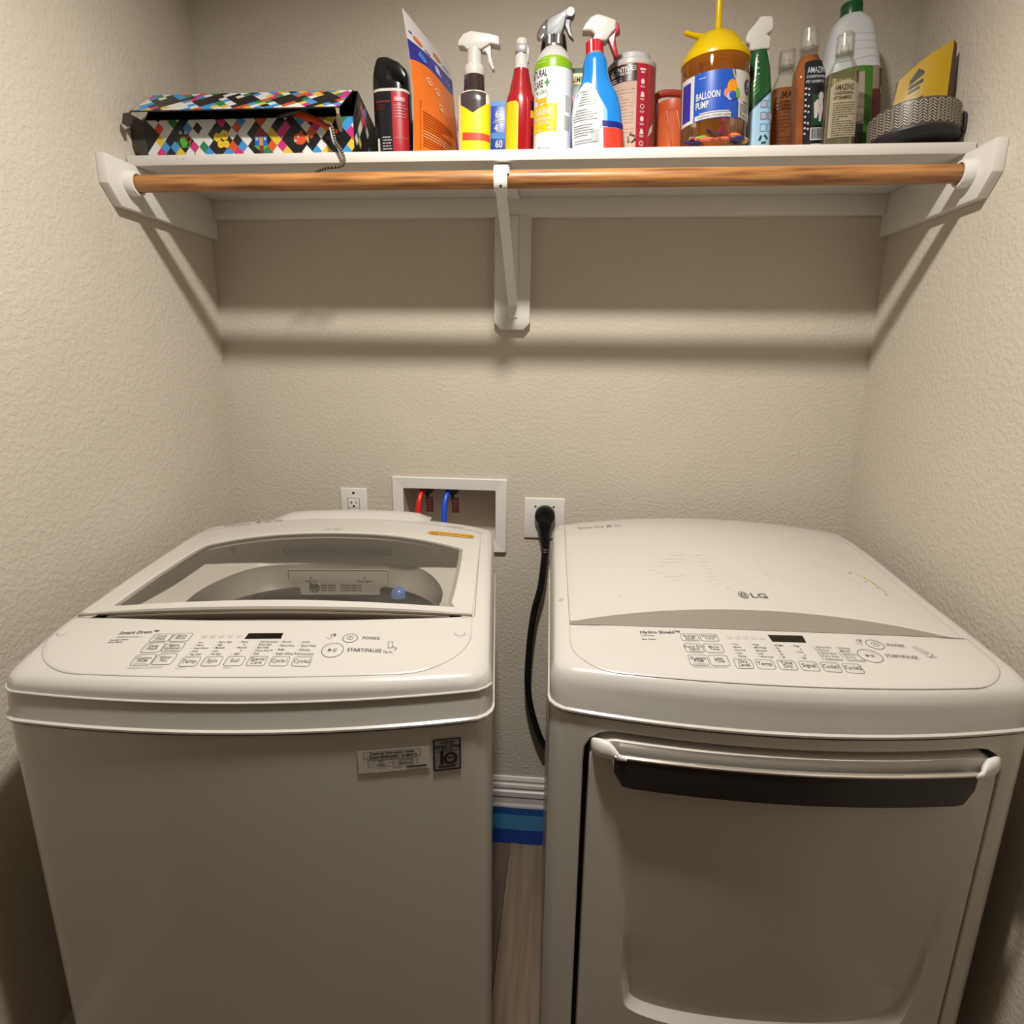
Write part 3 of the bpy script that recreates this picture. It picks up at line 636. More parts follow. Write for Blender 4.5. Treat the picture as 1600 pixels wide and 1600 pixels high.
for x in (2.5, 24.5):
    for y in (3, 24): MB().lathe([(.9, .03), (.9, .5), (.5, .6), (.5, 1.25)], (x, y, 0), n=16).obj('leveling_foot', BLACK, DR)
deck(DR, 'top_cover', ED, BD, BBD)
zd = lambda x, y: ztop(x, y, ED, BD)
rearD = lambda x: 4.85-.75*(1-((x-13.4)/12.4)**2)
pd = panel(DR, panel_outline(BD, rearD, 1.2, 25.75, .72, 2.6), zd, .03)
fnD = lambda x, y: (x, y, zd(x, y)+.042)
for i, t_ in enumerate([['Energy', 'Saver'], ['Wrinkle', 'Care'], ['Damp Dry', 'Signal'], ['More', 'Time'], ['Custom', 'PGM'], ['Less', 'Time']]):
    cx, ry = i % 2, i//2; btn(pd, 7.9+1.15*cx, 8.95+1.15*cx, (2.72, 1.5, .3)[ry], (3.55, 2.42, 1.25)[ry], t_, zd, .24, sub=(i in (0, 2, 4)))
for i, t_ in enumerate([['Dry', 'Level'], ['Temp.'], ['Time', 'Dry'], ['Signal'], ['Cycle1'], ['Cycle2']]):
    x0 = 10.38+1.2*i; btn(pd, x0, x0+.98, .1, .92, t_, zd, .3 if len(t_) == 1 else .28)
rbtn(pd, 19.33, 3.15, .5, 'power', zd); rbtn(pd, 18.42, 1.84, .66, 'start', zd)
f = Flat(fnD)
f.text('Hydro Shield\u2122', 5.5, 3.55, .32, bold=.014, sx=1.1); f.text('Technology', 5.52, 3.25, .15, bold=.002); f.text('Easy Reach', 5.52, 2.82, .17, bold=.003)
lists(f, [(10.75, ['Very', 'More', 'Normal', 'Less', 'Damp']), (11.95, ['High', 'Mid High', 'Medium', 'Low', 'Ultra Low']), (13.2, ['60 Min', '50', '40', '30', '20']), (14.3, ['High', '*', 'Low', '*', 'Off']),
          (15.6, ['Sensor Dry', 'Normal', 'Heavy Duty', 'Perm. Press', 'Antibacterial']), (16.85, ['Delicates', 'Manual', 'Speed Dry', 'Air Dry', 'Downloaded'])], 2.38, .31, .17, 0)
f.loop([(15.45, 2.35), (15.5, 1.15)], .02, closed=False); f.loop([(16.7, 2.0), (16.72, 1.45)], .02, closed=False)
f.text('POWER', 20.0, 3.05, .24, bold=.003, sx=1.1); f.text('START/PAUSE', 19.3, 1.82, .27, bold=.003, sx=1.0)
f.text('* Press & hold for 3 sec. for additional options', 7.95, .1, .09, bold=.001)
f.ring(18.5, 3.42, .15, .03, n=14); f.disc(18.56, 3.44, .06, n=10); f.text('Energy', 18.2, 3.0, .11)
f.loop([(21.5, 3.15), (21.78, 3.12), (21.98, 2.5), (21.72, 2.5)], .03); f.loop([(21.95, 2.7), (22.25, 2.45), (22.1, 2.25)], .03, closed=False); f.text('Tag On', 21.75, 2.1, .17, bold=.002)
_o = f.obj('panel_print', INK, pd); _o['kind'] = 'stuff'
f = Flat(fnD)
for i in range(5): f.rect(10.65+.48*i, 10.98+.48*i, 3.05, 3.38)
f.obj('indicator_icons', mat('icon_pale', rgb(182, 176, 168), .5), pd)
q = ((13.24, 2.86), (15.24, 2.92), (15.3, 3.68), (13.2, 3.62))
MB().rings([[(x, y, zd(x, y)+.03) for x, y in q], [(14.25+(x-14.25)*.99, 3.27+(y-3.27)*.98, zd(x, y)+.05) for x, y in q]], False, True).obj('display', mat('display_glass', rgb(16, 14, 14), .15), pd)
# raised rear top with a gray crescent step in front
frontT = lambda x: rearD(x)+.02+1.75*max(0, 1-((x-12.6)/11.9)**2)**.9
hT = lambda x: .42*max(0, 1-((x-12.8)/12.4)**2)
tout = [(1.25+24.35*i/30, frontT(1.25+24.35*i/30)) for i in range(31)]+[(25.75, 12), (25.8, 19)]+[(x, 25.9-1.9*(abs(x-13.4)/12.2)**2.2) for x in [25.6-24.3*i/20 for i in range(21)]]+[(1.25, 19), (1.2, 12)]
ct = (13.4, 14.0); tl = to_loop(tout, dirs(ct), ct)
zt2 = lambda x, y: zd(x, y)+.03+hT(x)*min(max((26-y)/9, 0), 1)
rings = [[(x, y, zd(x, y)-.05) for x, y in tl]]
for k in (1.0, .99, .96, .9, .8, .65, .45, .2, .03): rings.append([(ct[0]+(x-ct[0])*k, ct[1]+(y-ct[1])*k, zt2(ct[0]+(x-ct[0])*k, ct[1]+(y-ct[1])*k)-(.04 if k == 1 else 0)) for x, y in tl])
tpn = MB().rings(rings, False, True).obj('top_panel', WHITE, DR, angle=40)
xs = [1.25+24.35*i/36 for i in range(37)]
MB().rings([[(x, rearD(x)+.04, zd(x, rearD(x))+.045) for x in xs], [(x, frontT(x)+.03, zt2(x, frontT(x))-.03+.03) for x in xs]], False, False, closed=False).obj('gray_step', mat('step_gray', rgb(150, 143, 132), .35, .25), DR, solid=.03)
MB().tube([(1.22, y, zd(1.22, y)+.03) for y in [4.9+19*i/12 for i in range(13)]], .03, 5).obj('top_gap', SEAM, DR)
f = Flat(lambda x, y: (x, y, zt2(x, y)+.025))
f.disc(12.98, 8.0, .34, .5, 28); f.text('LG', 13.42, 7.66, .7, bold=.018, sx=1.2)
f.obj('maker_logo', mat('logo_gray', rgb(96, 92, 90), .4), tpn)
f = Flat(lambda x, y: (x, y, zt2(x, y)+.03)); f.ring(12.98, 8.0, .26, .04, .38); f.rect(12.95, 13.0, 7.85, 8.25); f.rect(12.95, 13.12, 7.81, 7.87); f.obj('maker_logo', WPL, tpn)
f = Flat(lambda x, y: (x, y, zt2(x, y)+.06)); f.text('Sensor Dry', 2.4, 22.1, .62, sx=.72); f.text('AI', 5.0, 22.1, .62, bold=.03, sx=.7); f.text('Dry', 5.7, 22.1, .6, sx=.6); f.obj('top_print', INK2, tpn)
f = Flat(lambda x, y: (x, y, zt2(x, y)+.012)); rnd = random.Random(3)
for x, y, r in ((23.05, 13.3, .13), (23.35, 12.9, .2), (23.1, 12.2, .12), (23.6, 12.0, .22), (23.5, 11.3, .16), (23.75, 10.8, .12), (23.6, 10.3, .17), (22.4, 13.4, .1), (22.6, 13.5, .12)):
    f.poly([(x+r*(.7+.5*rnd.random())*math.cos(a)*.6, y+r*(.7+.5*rnd.random())*math.sin(a)) for a in ANG[::16]])
f.loop([(23.3, 12.8), (23.6, 12.0), (23.75, 10.9), (23.55, 10.25)], .05, closed=False)
f.obj('stain', mat('stain_yellow', rgb(196, 178, 100), .5), tpn)
f = Flat(lambda x, y: (x, y, zd(x, y)+.02-edge_drop(x))); f.ring(.72, 8.4, .13, .05, .18); f.obj('stain', mat('stain_brown', rgb(186, 150, 96), .5), DR)
f = Flat(lambda x, y: (x, y, zt2(x, y)+.012))
for i in range(9):
    y = 9.6+.62*i; f.rect(7.2+.5*abs(i-4), 11.8, y, y+.035); f.rect(15.6, 22.4-.35*abs(i-3), y, y+.035)
for i in range(30):
    x, y = 2+22*rnd.random(), 7+16*rnd.random(); r = .03+.03*rnd.random(); f.disc(x, y, r, n=6)
_o = f.obj('scratch_marks', mat('scratch', rgb(190, 182, 172), .5), tpn); _o['kind'] = 'stuff'
# door
door = None
dl_ = rr(2.4, 24.92, DZ0+.3, 35.55, 1.4, 7); cd_ = (13.4, 20)
dlo = to_loop(dl_, dirs(cd_), cd_)
rec = to_loop(smooth_poly([(5.0, 31.0), (5.0, 22), (5.2, 17.8), (6.4, 16.2), (13.5, 15.9), (21.0, 16.2), (22.6, 17.8), (23.0, 22), (23.2, 31.0), (13.5, 31.4)], 5), dirs(cd_), cd_)
def depth(z): return .02+.6*min(max((28.5-z)/13.0, 0), 1)**1.5
rings = [[(x, frontD(x)+1.25, z) for x, z in dlo], [(x, frontD(x)+.1, z) for x, z in dlo]]
for t in (.02, .06, .5, .97): rings.append([(x+(a-x)*t, frontD(x+(a-x)*t)-.06, z+(c-z)*t) for (x, z), (a, c) in zip(dlo, rec)])
for k, e in ((.985, .5), (.965, 1.0), (.7, 1), (.4, 1), (.1, 1)):
    rings.append([(cd_[0]+(a-cd_[0])*k, frontD(a)-.06+(frontD(cd_[0]+(a-cd_[0])*k)-frontD(a))+depth(cd_[1]+(c-cd_[1])*k)*e*min(max((31-c)/8.0, 0.0), 1) if True else 0, cd_[1]+(c-cd_[1])*k) for a, c in rec])
rings = rings[:-5]
cz = 24.5
for k, e in ((.985, .6), (.96, 1.0), (.7, 1), (.4, 1), (.08, 1)):
    rr_ = []
    for a, c in rec:
        x, z = cd_[0]+(a-cd_[0])*k, cz+(c-cz)*k
        rr_.append((x, frontD(x)-.06+depth(z)*e*(1 if z < 30.5 else max(0, (31.5-z))), z))
    rings.append(rr_)
door = MB().rings(rings, False, True).obj('door', FRONTW, DR, angle=35)
# handle: dark bar with a silver upper edge and white curled ends
hx = [3.72+19.4*i/40 for i in range(41)]
def yh(x): return frontD(x)-.75
topz = lambda x: 34.9+.12*(1-((x-13.4)/9.7)**2)
def botz(x):
    e = min(x-3.72, 23.12-x); return 33.0+.12*(1-((x-13.4)/9.7)**2)+(.9*(1-math.sqrt(max(1-(1-min(e/.8, 1))**2, 0))) if e < .8 else 0)
bar = MB()
bar.rings([[(x, yh(x)+.18, topz(x)) for x in hx], [(x, yh(x), topz(x)-.02) for x in hx], [(x, yh(x)-.03, (topz(x)+botz(x))/2) for x in hx], [(x, yh(x)+.02, botz(x)) for x in hx], [(x, yh(x)+.25, botz(x)+.02) for x in hx], [(x, yh(x)+.3, topz(x)-.05) for x in hx]], False, False, closed=False)
bo = bar.obj('handle', mat('handle_dark', rgb(52, 46, 44), .28, .2), door, angle=40)
MB().rings([[(x, yh(x)+.3, topz(x)+.02) for x in hx], [(x, yh(x)+.05, topz(x)+.13) for x in hx], [(x, yh(x)-.06, topz(x)+.05) for x in hx], [(x, yh(x)-.03, topz(x)-.06) for x in hx]], False, False, closed=False).obj('handle_edge', mat('edge_silver', rgb(214, 206, 196), .2, .7), bo, angle=60)
MB().rings([[(x, yh(x)+.05, botz(x)-.01) for x in hx], [(x, frontD(x)-.02, botz(x)-.12) for x in hx]], False, False, closed=False).obj('handle_foot', FRONTW, bo)
# pocket behind the handle and its white ends
MB().rings([[(x, frontD(x)-.08, 35.42+.1*(1-((x-13.5)/9.5)**2)) for x in hx[1:-1]], [(x, frontD(x)+.05, 35.25) for x in hx[1:-1]], [(x, frontD(x)-.07, 33.6) for x in hx[1:-1]]], False, False, closed=False).obj('handle_pocket', mat('pocket_gray', rgb(176, 166, 152), .5), door)
for x0, d in ((2.45, 1), (24.88, -1)):
    mb = MB(); sec = []
    for k, (dx, w_, h_, yo) in enumerate(((0, .25, .45, .05), (.12, .5, .75, -.1), (.5, .66, .95, -.28), (.95, .66, .9, -.36), (1.25, .5, .62, -.5), (1.5, .3, .3, -.72), (1.9, .18, .16, -.76))):
        cx = x0+d*dx; cz_ = 35.0-(.0 if k < 4 else .05*(k-3))
        sec.append([(cx, frontD(cx)+yo+w_*.55*math.cos(a)*.9, cz_+h_*.62*math.sin(a)) for a in ANG[::12]])
    mb.rings(sec, True, True).obj('handle_end', WPL, door, angle=60)

# ------------------------------------------------------------------ things on the shelf
SH = SZ+.75
class Bottle:
    """profile rows (z, half width, half depth, superellipse exponent, shift in x)"""
    def __init__(s, prof, smooth=0):
        s.p = [tuple(r)+(0,)*(5-len(r)) for r in prof]
        if smooth:
            P = [Vector((r[0], r[1], r[2])) for r in s.p]; Q = catmull(P, smooth); ex = [(r[0], r[3], r[4]) for r in s.p]
            s.p = [(q[0], max(q[1], .01), max(q[2], .01), interp([(e[0], e[1]) for e in ex], q[0]), interp([(e[0], e[2]) for e in ex], q[0])) for q in Q]
    def at(s, z):
        return [interp([(r[0], r[k]) for r in s.p], z) for k in (1, 2, 3, 4)]
    def ring(s, row, n=36, grow=0):
        z, a, b, e, cx = row; out = []
        for k in range(n):
            t = 2*math.pi*k/n; c, d = math.cos(t), math.sin(t)
            out.append((cx+(a+grow)*math.copysign(abs(c)**(2/e), c), (b+grow)*math.copysign(abs(d)**(2/e), d), z))
        return out
    def mesh(s, z0=-9, z1=99, n=36, grow=0, cap0=True, cap1=True, mb=None, mi=0):
        rows = [r for r in s.p if z0 < r[0] < z1]
        if z0 >= s.p[0][0]: rows = [(z0, *s.at(z0))]+rows
        elif not rows or rows[0][0] != s.p[0][0]: rows = [s.p[0]]+rows
        if z1 <= s.p[-1][0]: rows = rows+[(z1, *s.at(z1))]
        return (mb or MB()).rings([s.ring(r, n, grow) for r in rows], cap0, cap1, mi)
    def front(s, u, z, off=.02):
        """point of the surface at arc distance u from the front middle line"""
        a, b, e, cx = s.at(z)
        if max(r[3] for r in s.p) < 2.05:
            t = max(-3.1, min(3.1, u/((a+b)/2))); return (cx+(a+off)*math.sin(t), -(b+off)*math.cos(t), z)
        q = max(-.995, min(.995, u/a)); return (cx+q*(a+off), -(b+off)*(1-abs(q)**e)**(1/e), z)
    def fn(s, off=.02): return lambda u, z: s.front(u, z, off)
    def patch(s, u0, u1, z0, z1, off=.015, nu=16, nz=6, mb=None, mi=0):
        """label: u0, u1, z0, z1 are numbers or functions of the fraction along the other way"""
        mb = mb or MB()
        f0 = z0 if callable(z0) else (lambda u: z0); f1 = z1 if callable(z1) else (lambda u: z1)
        def P(i, j):
            u = u0+(u1-u0)*i; return s.front(u, f0(u)+(f1(u)-f0(u))*j, off)
        return mb.grid(P, [i/nu for i in range(nu+1)], [j/nz for j in range(nz+1)], mi)
def item(name, label, cat, x, y, lean=0, turn=0, group=None, back=0, up=0):
    t = thing(name, label, cat, (x, y, SH+up), (back, lean, turn), group)
    return t
def micro(f, u0, u1, z1, z0, n, h=.05, seed=1, mi=0):
    """lines of print too small to read"""
    r = random.Random(seed)
    for i in range(n):
        z = z1-(z1-z0)*i/max(n-1, 1); u = u0
        while u < u1-.08:
            w_ = min(.06+.16*r.random(), u1-u); f.rect(u, u+w_, z, z+h, mi, 2); u += w_+.05
            if r.random() < .06: break
def barcode(f, u0, u1, z0, z1, seed=2):
    r = random.Random(seed); u = u0
    while u < u1-.02:
        w_ = .015+.03*r.random(); f.rect(u, min(u+w_, u1), z0, z1); u += w_+.02+.025*r.random()
def M(nm, *c, **k): return mat(nm, pc(*c), k.get('r', .35), k.get('m', 0.0), coat=k.get('coat', .0))

# ---- harlequin game box with its lid half open
PALN = ['white', 'black', 'blue', 'yellow', 'orange', 'pink', 'green']
PAL = [M('card_white', 240, 232, 220), M('card_black', 22, 20, 22), M('card_blue', 70, 150, 205), M('card_yellow', 236, 196, 62), M('card_orange', 226, 90, 42), M('card_pink', 214, 50, 118), M('card_green', 44, 130, 78)]
def clip(poly, x0, x1, y0, y1):
    for ax, lim, sg in ((0, x0, 1), (0, x1, -1), (1, y0, 1), (1, y1, -1)):
        out = []
        for i in range(len(poly)):
            a, b_ = poly[i], poly[(i+1) % len(poly)]; da, db = (a[ax]-lim)*sg, (b_[ax]-lim)*sg
            if da >= 0: out.append(a)
            if (da >= 0) != (db >= 0):
                t = da/(da-db); out.append((a[0]+(b_[0]-a[0])*t, a[1]+(b_[1]-a[1])*t))
        poly = out
        if not poly: return []
    return poly
def harlequin(x0, x1, y0, y1, fn, name, parent, seed=1, big=True, ox=0, oy=0, wd=.8, hd=.88):
    f = Flat(fn); r = random.Random(seed)
    A = int((x1-x0)/wd)+int((y1-y0)/hd)+8
    for a in range(-A, A):
        for b_ in range(-A, A):
            cx, cy = x0+ox+(a+b_)*wd/2, y0+oy+(a-b_)*hd/2
            qx = (cx-x0-ox+big[0]*50) % big[0]-big[0]/2; inbig = abs(qx)/big[1]+abs(cy-big[3])/big[2] < 1
            col = 1 if inbig else r.choice([0, 0, 0, 0, 0, 1, 1, 2, 2, 3, 3, 4, 5, 6])
            p = clip([(cx-wd/2, cy), (cx, cy-hd/2), (cx+wd/2, cy), (cx, cy+hd/2)], x0, x1, y0, y1)
            if len(p) > 2: f._poly(p, col)
    return f.obj(name, PAL, parent)
gx = item('game_box', 'harlequin patterned cardboard game box with its lid half open, left end of the shelf', 'box', -23.8, -10.2)
W2 = 8.45; CARD = M('card_inside', 40, 34, 30, r=.7)
HB = 2.75
MB().box(-W2, W2, -.06, 0, .01, HB).obj('front_wall', CARD, gx, smooth=False)
MB().box(-W2, W2, 7.6, 7.66, .01, HB+.4).obj('back_wall', CARD, gx, smooth=False)
MB().prism([(0, HB+.1), (1.3, 4.93), (7.6, HB+.45), (7.6, HB)], 'x', -W2+.02, -W2+.06).obj('lid_side', CARD, gx, smooth=False)
for x in (-W2, W2-.06): MB().box(x, x+.06, 0, 7.6, .01, HB).obj('side_wall', CARD, gx, smooth=False)
MB().box(-W2, W2, 0, 7.6, .01, .07).obj('base', CARD, gx, smooth=False)
fnb = lambda x, z: (x, -.075, z)
harlequin(-W2, W2, .0, HB, fnb, 'printed_front', gx, 5, (3.15, 1.12, 1.32, HB/2-.05), 1.525, -.05)
# plain pictures in the black diamonds: a mug, blossoms, a little house, a fish
PICS = [M('pic_green', 96, 170, 60), M('pic_pale', 200, 196, 190), M('pic_yellow', 250, 205, 50), M('pic_red', 150, 34, 38), M('pic_blue', 30, 100, 190), M('pic_wood', 210, 150, 80), M('pic_orange', 232, 84, 48)]
FPN = lambda x, z: (x, -.09, z); zc = HB/2-.05
fp = Flat(FPN); cx = -5.35; fp.disc(cx, zc-.1, .33, .38, mi=0); fp.ring(cx+.42, zc+.05, .2, .07, mi=6, n=12); fp.disc(cx-.22, zc+.52, .12, mi=1); fp.disc(cx+.22, zc+.52, .12, mi=1); fp.loop([(cx-.55, zc-.1), (cx-.4, zc-.5), (cx+.4, zc-.5), (cx+.55, zc-.1)], .06, 0, False)
fp.obj('mug_picture', PICS, gx)
fp = Flat(FPN); cx = -2.2
for dx, dz, r_ in ((-.35, .15, .3), (.25, .3, .34), (-.1, -.35, .26), (.35, -.35, .26)):
    for k in range(7): fp.disc(cx+dx+r_*.6*math.cos(k*.9), zc+dz+r_*.6*math.sin(k*.9), r_*.5, n=8, mi=2)
fp.obj('blossom_picture', PICS, gx)
fp = Flat(FPN); cx = 1.0; fp.poly([(cx-.62, zc+.18), (cx+.62, zc+.18), (cx, zc+.85)], 3); fp.rect(cx-.5, cx+.5, zc-.48, zc+.18, 4); fp.rect(cx-.16, cx+.16, zc-.48, zc+.12, 5)
for dx in (-.33, .33): fp.rect(cx+dx-.1, cx+dx+.1, zc-.1, zc+.1, 1)
fp.poly([(cx-.65, zc-.48), (cx+.65, zc-.48), (cx+.2, zc-.8), (cx-.2, zc-.8)], 0); fp.poly([(cx-.2, zc-.48), (cx+.2, zc-.48), (cx+.1, zc-1.0), (cx-.1, zc-1.0)], 3)
fp.obj('house_picture', PICS, gx)
fp = Flat(FPN); cx = 4.15; fp.disc(cx, zc-.05, .5, .42, mi=6); fp.poly([(cx+.38, zc), (cx+.75, zc+.38), (cx+.7, zc-.4)], 5); fp.poly([(cx-.1, zc+.32), (cx+.3, zc+.34), (cx+.2, zc+.6)], 6); fp.disc(cx-.12, zc+.1, .09, mi=1, n=10); fp.poly([(cx-.5, zc-.1), (cx-.15, zc-.15), (cx-.45, zc-.3)], 1)
fp.obj('fish_picture', PICS, gx)

# lid: hinged on the back wall, its front edge lifted, tuck flap leaning out
yh0, zh0, yf, zf_ = 7.6, HB+.45, 1.3, 4.95
MB().rings([[(x, yh0, zh0) for x in (-W2, W2)]+[(x, yh0, zh0+.06) for x in (W2, -W2)], [(x, yf, zf_) for x in (-W2, W2)]+[(x, yf, zf_+.06) for x in (W2, -W2)]]).obj('lid', CARD, gx, smooth=False)
yb, zb = -1.75, 2.75
def fnf(x, t): k = 1+.0*t; return (x*k, yf+(yb-yf)*t-.02, zf_+(zb-zf_)*t+.09)
MB().rings([[(x, yf, zf_+.02) for x in (-W2+.3, W2-.3)]+[(x, yf-.02, zf_+.08) for x in (W2-.3, -W2+.3)], [(x, yb, zb+.0) for x in (-W2+.0, W2-.45)]+[(x, yb-.02, zb+.06) for x in (W2-.45, -W2)]]).obj('tuck_flap', CARD, gx, smooth=False)
L_ = math.hypot(yb-yf, zb-zf_)
harlequin(-W2+.15, W2-.4, 0, L_, lambda x, t: fnf(x, t/L_), 'printed_flap', gx, 9, (3.15, 1.1, 1.3, L_/2), .4, .1)
# right side wall of the lid, sloping down to the back, and the box's printed right side
sd = [(0, 0), (0, HB), (1.3, 4.95), (7.6, HB+.5), (7.6, 0)]
MB().prism(sd, 'x', W2+.02, W2+.06).obj('lid_side', CARD, gx, smooth=False)
f = Flat(lambda y, z: (W2+.07, y, z))
r = random.Random(4)
for a in range(-14, 24):
    for b_ in range(-14, 24):
        cx_, cy_ = (a+b_)*.4, (a-b_)*.44; col = 1 if (a % 4 < 3 and b_ % 4 < 3) else r.choice([0, 0, 1, 2, 3, 4, 5, 6, 1])
        p = [(cx_-.4, cy_), (cx_, cy_-.44), (cx_+.4, cy_), (cx_, cy_+.44)]
        p = clip(p, 0, 7.6, 0, 4.9)
        if len(p) > 2 and all(z <= interp([(0, HB), (1.3, 4.9), (7.6, HB+.5)], y)+.05 for y, z in p): f._poly(p, col)
f.obj('printed_side', PAL, gx)
# left dust flap standing out, small ear of the tuck flap
MB().prism([(-W2-.05, .0), (-W2-1.05, .62), (-W2-2.0, 2.0), (-W2-1.85, 2.9), (-W2-1.0, 3.2), (-W2-.05, 2.7)], 'y', -.05, 0).obj('dust_flap', M('flap_dark', 70, 62, 54, r=.7), gx, smooth=False)
MB().prism([(-W2+.1, zb), (-W2-.55, zb-.05), (-W2-.75, zb-.75), (-W2-.3, zb-1.0), (-W2+.05, zb-.7)], 'y', yb-.02, yb+.04).obj('flap_ear', M('flap_dark', 70, 62, 54, r=.7), gx, smooth=False)
MB().rings([[(W2-.75, yb, zb+.02), (W2-.45, yb, zb+.02)], [(W2-.7, yb+.1, zb-.35), (W2-.5, yb+.1, zb-.35)], [(W2-.9, yb+.5, zb-.75), (W2-.45, yb+.5, zb-.7)], [(W2-.95, yb+1.2, zb-1.2), (W2-.7, yb+1.2, zb-1.2)]], False, False, closed=False).obj('torn_corner', M('card_raw', 186, 164, 128, r=.7), gx, solid=.05)
# toy spilling out of the box
tt = item('toy_streamer', 'orange fabric streamer poking out over the front of the game box', 'toy', -19.5, -10.2)
OF = M('fabric_orange', 226, 74, 26, r=.7)
P0 = [(-3.6, 2.2, 2.95), (-2.2, .9, 3.0), (-.6, .1, 2.95), (.9, -.35, 2.62), (2.0, -.42, 2.1), (3.0, -.45, 1.62)]
C0 = catmull(P0, 6); wd_ = [.5, .52, .5, .42, .3, .12]
MB().rings([[tuple(Vector(p)+Vector((.0, .08*k*k, wd_[min(i//6, 5)]*k*.62))) for k in (-1, -.5, 0, .5, 1)] for i, p in enumerate(C0)], False, False, closed=False).obj('ribbon', OF, tt, solid=.03)
MB().tube(catmull([(-6.2, 1.6, 2.75), (-4.2, .8, 2.72), (-2.0, .3, 2.85), (-.4, .05, 3.15), (.5, .2, 3.35)], 6), [.1+.05*math.sin(i/3.0)**2 for i in range(25)], 8).obj('gray_strap', M('strap_gray', 110, 108, 112, r=.6), tt)
st_ = item('striped_rope', 'yellow and black striped rope hanging over the shelf edge below the game box', 'rope', -16.6, -11.4)
P0 = [(-.9, .35, 2.45), (-.55, .1, 2.05), (-.1, .0, 1.85), (.1, -.1, 1.2), (.3, -.25, .55), (.66, -.32, .08), (.92, -.36, -.5), (.86, -.3, -.92), (.35, -.1, -1.08), (-.6, .1, -1.1), (-1.35, .3, -1.2), (-1.9, .45, -1.45), (-2.15, .55, -1.9)]
C0 = catmull(P0, 10); nC = len(C0)
MB().tube(C0, [.1+.0*i for i in range(nC)], 8).obj('core', M('cord_black', 24, 22, 20, r=.6), st_)
for i in range(3, nC-3, 3):
    if False: continue
    a = C0[i]; d = (C0[i+1]-C0[i-1]).normalized()
    MB().tube([a-d*.028, a+d*.028], .105, 8).obj('stripe', M('cord_stripe', 190, 168, 104, r=.6), st_)
MB().rings([[tuple(C0[i]+Vector((-.26+.0*i, .05, .05))), tuple(C0[i]+Vector((-.08, .02, 0)))] for i in range(24, 66, 6)], False, False, closed=False).obj('cloth_tab', M('tab_white', 220, 212, 200, r=.7), st_, solid=.03)

# ---- black aerosol with red panel
t = item('carpet_spray_can', 'black bottle with a slanted black cap and red label panel', 'bottle', -12.75, -8.0, -.01)
B = Bottle([(0, 1.32, 1.1, 2.9), (.08, 1.44, 1.2, 2.9), (4.9, 1.44, 1.2, 2.9), (5.12, 1.46, 1.22, 2.9)])
B.mesh(z1=5.0).obj('body', M('can_black', 20, 20, 22), t)
B.patch(-1.5, 1.5, 4.82, 5.0, .03).obj('white_ring', IWH, t, solid=.02)
Cp = Bottle([(5.0, 1.46, 1.22, 2.9), (5.9, 1.42, 1.18, 2.9), (6.5, 1.32, 1.0, 3, -.02), (6.95, 1.02, .85, 3, -.2), (7.28, .66, .7, 3, -.42), (7.42, .42, .5, 3, -.5)], 3)
Cp.mesh().obj('cap', M('cap_gloss', 14, 13, 14, r=.18, coat=.6), t)
MB().prism([(-.15, 5.6), (1.35, 5.35), (1.42, 5.9), (.9, 6.75), (-.1, 7.1)], 'y', -1.02, -1.24).obj('cap_trigger', M('cap_gloss', 14, 13, 14), t, bevel=.12)
l = B.patch(.22, 1.36, .0, 4.8, .03).obj('red_panel', M('panel_red', 178, 34, 40), t, solid=.02)
f = Flat(B.fn(.07)); f.rect(.42, 1.15, 4.1, 4.4, 0, 4); micro(f, .4, 1.25, 3.8, 3.0, 5, .06, 3); f.rect(.34, 1.3, 1.55, 1.58, 0, 4); f.obj('panel_print', M('red_pale', 214, 140, 140), l)
f = Flat(B.fn(.03)); f.rect(-1.05, .1, 4.05, 4.18, 0, 4); micro(f, -1.1, -.3, 3.85, 3.55, 3, .05, 4); f.obj('label_print', M('label_maroon', 120, 40, 44), t)
f = Flat(B.fn(.03)); f.text('1', -1.25, .45, 1.15, bold=.03); micro(f, -.6, .12, 1.6, .35, 7, .06, 5); f.obj('label_print', WINK, t)
# purple box hidden behind
t = item('purple_carton', 'dark purple carton half hidden behind the orange pouch', 'box', -10.3, -4.2)
MB().box(-1.15, .9, -.9, .9, .01, 4.0).obj('carton', M('carton_purple', 58, 34, 92), t, bevel=.03)
f = Flat(lambda x, z: (x, -.92, z)); micro(f, -.6, .4, 3.0, .8, 6, .06, 8); f.obj('carton_print', M('purple_pale', 120, 96, 150), t)

# ---- orange pouch, standing turned to the right
t = item('orange_pouch', 'tall orange and white stand-up pouch turned sideways', 'pouch', -10.6, -10.2)
BLc, TLc, BRc, TRc = Vector((-.05, -.2, 0)), Vector((-.75, .35, 9.95)), Vector((2.55, 6.3, 0)), Vector((1.7, 6.6, 8.55))
def pouch(u, v, off=0.0):
    a = BLc.lerp(TLc, v); b_ = BRc.lerp(TRc, v); p = a.lerp(b_, u)
    nrm = Vector((6.3, -2.6, 0)).normalized()
    bul = .55*math.sin(math.pi*min(max(u, 0), 1))*(.25+.75*math.sin(math.pi*min(v*.55+.18, 1)))*(1-v**3)
    x = .35*math.sin(math.pi*v)*(1-u)
    return tuple(p+nrm*(bul+off)+Vector((x, 0, 0)))
us = [i/14 for i in range(15)]
def zone(v0, v1, mt, nm, off=.0, u0=0, u1=1):
    n = 10
    return MB().grid(lambda u, j: pouch(u, v0(u)+(v1(u)-v0(u))*j, off), [u0+(u1-u0)*i/14 for i in range(15)], [j/n for j in range(n+1)]).obj(nm, mt, t, solid=.03)
b1 = lambda u: .66+.10*u+.02*math.sin(u*6); b2 = lambda u: .80+.085*u
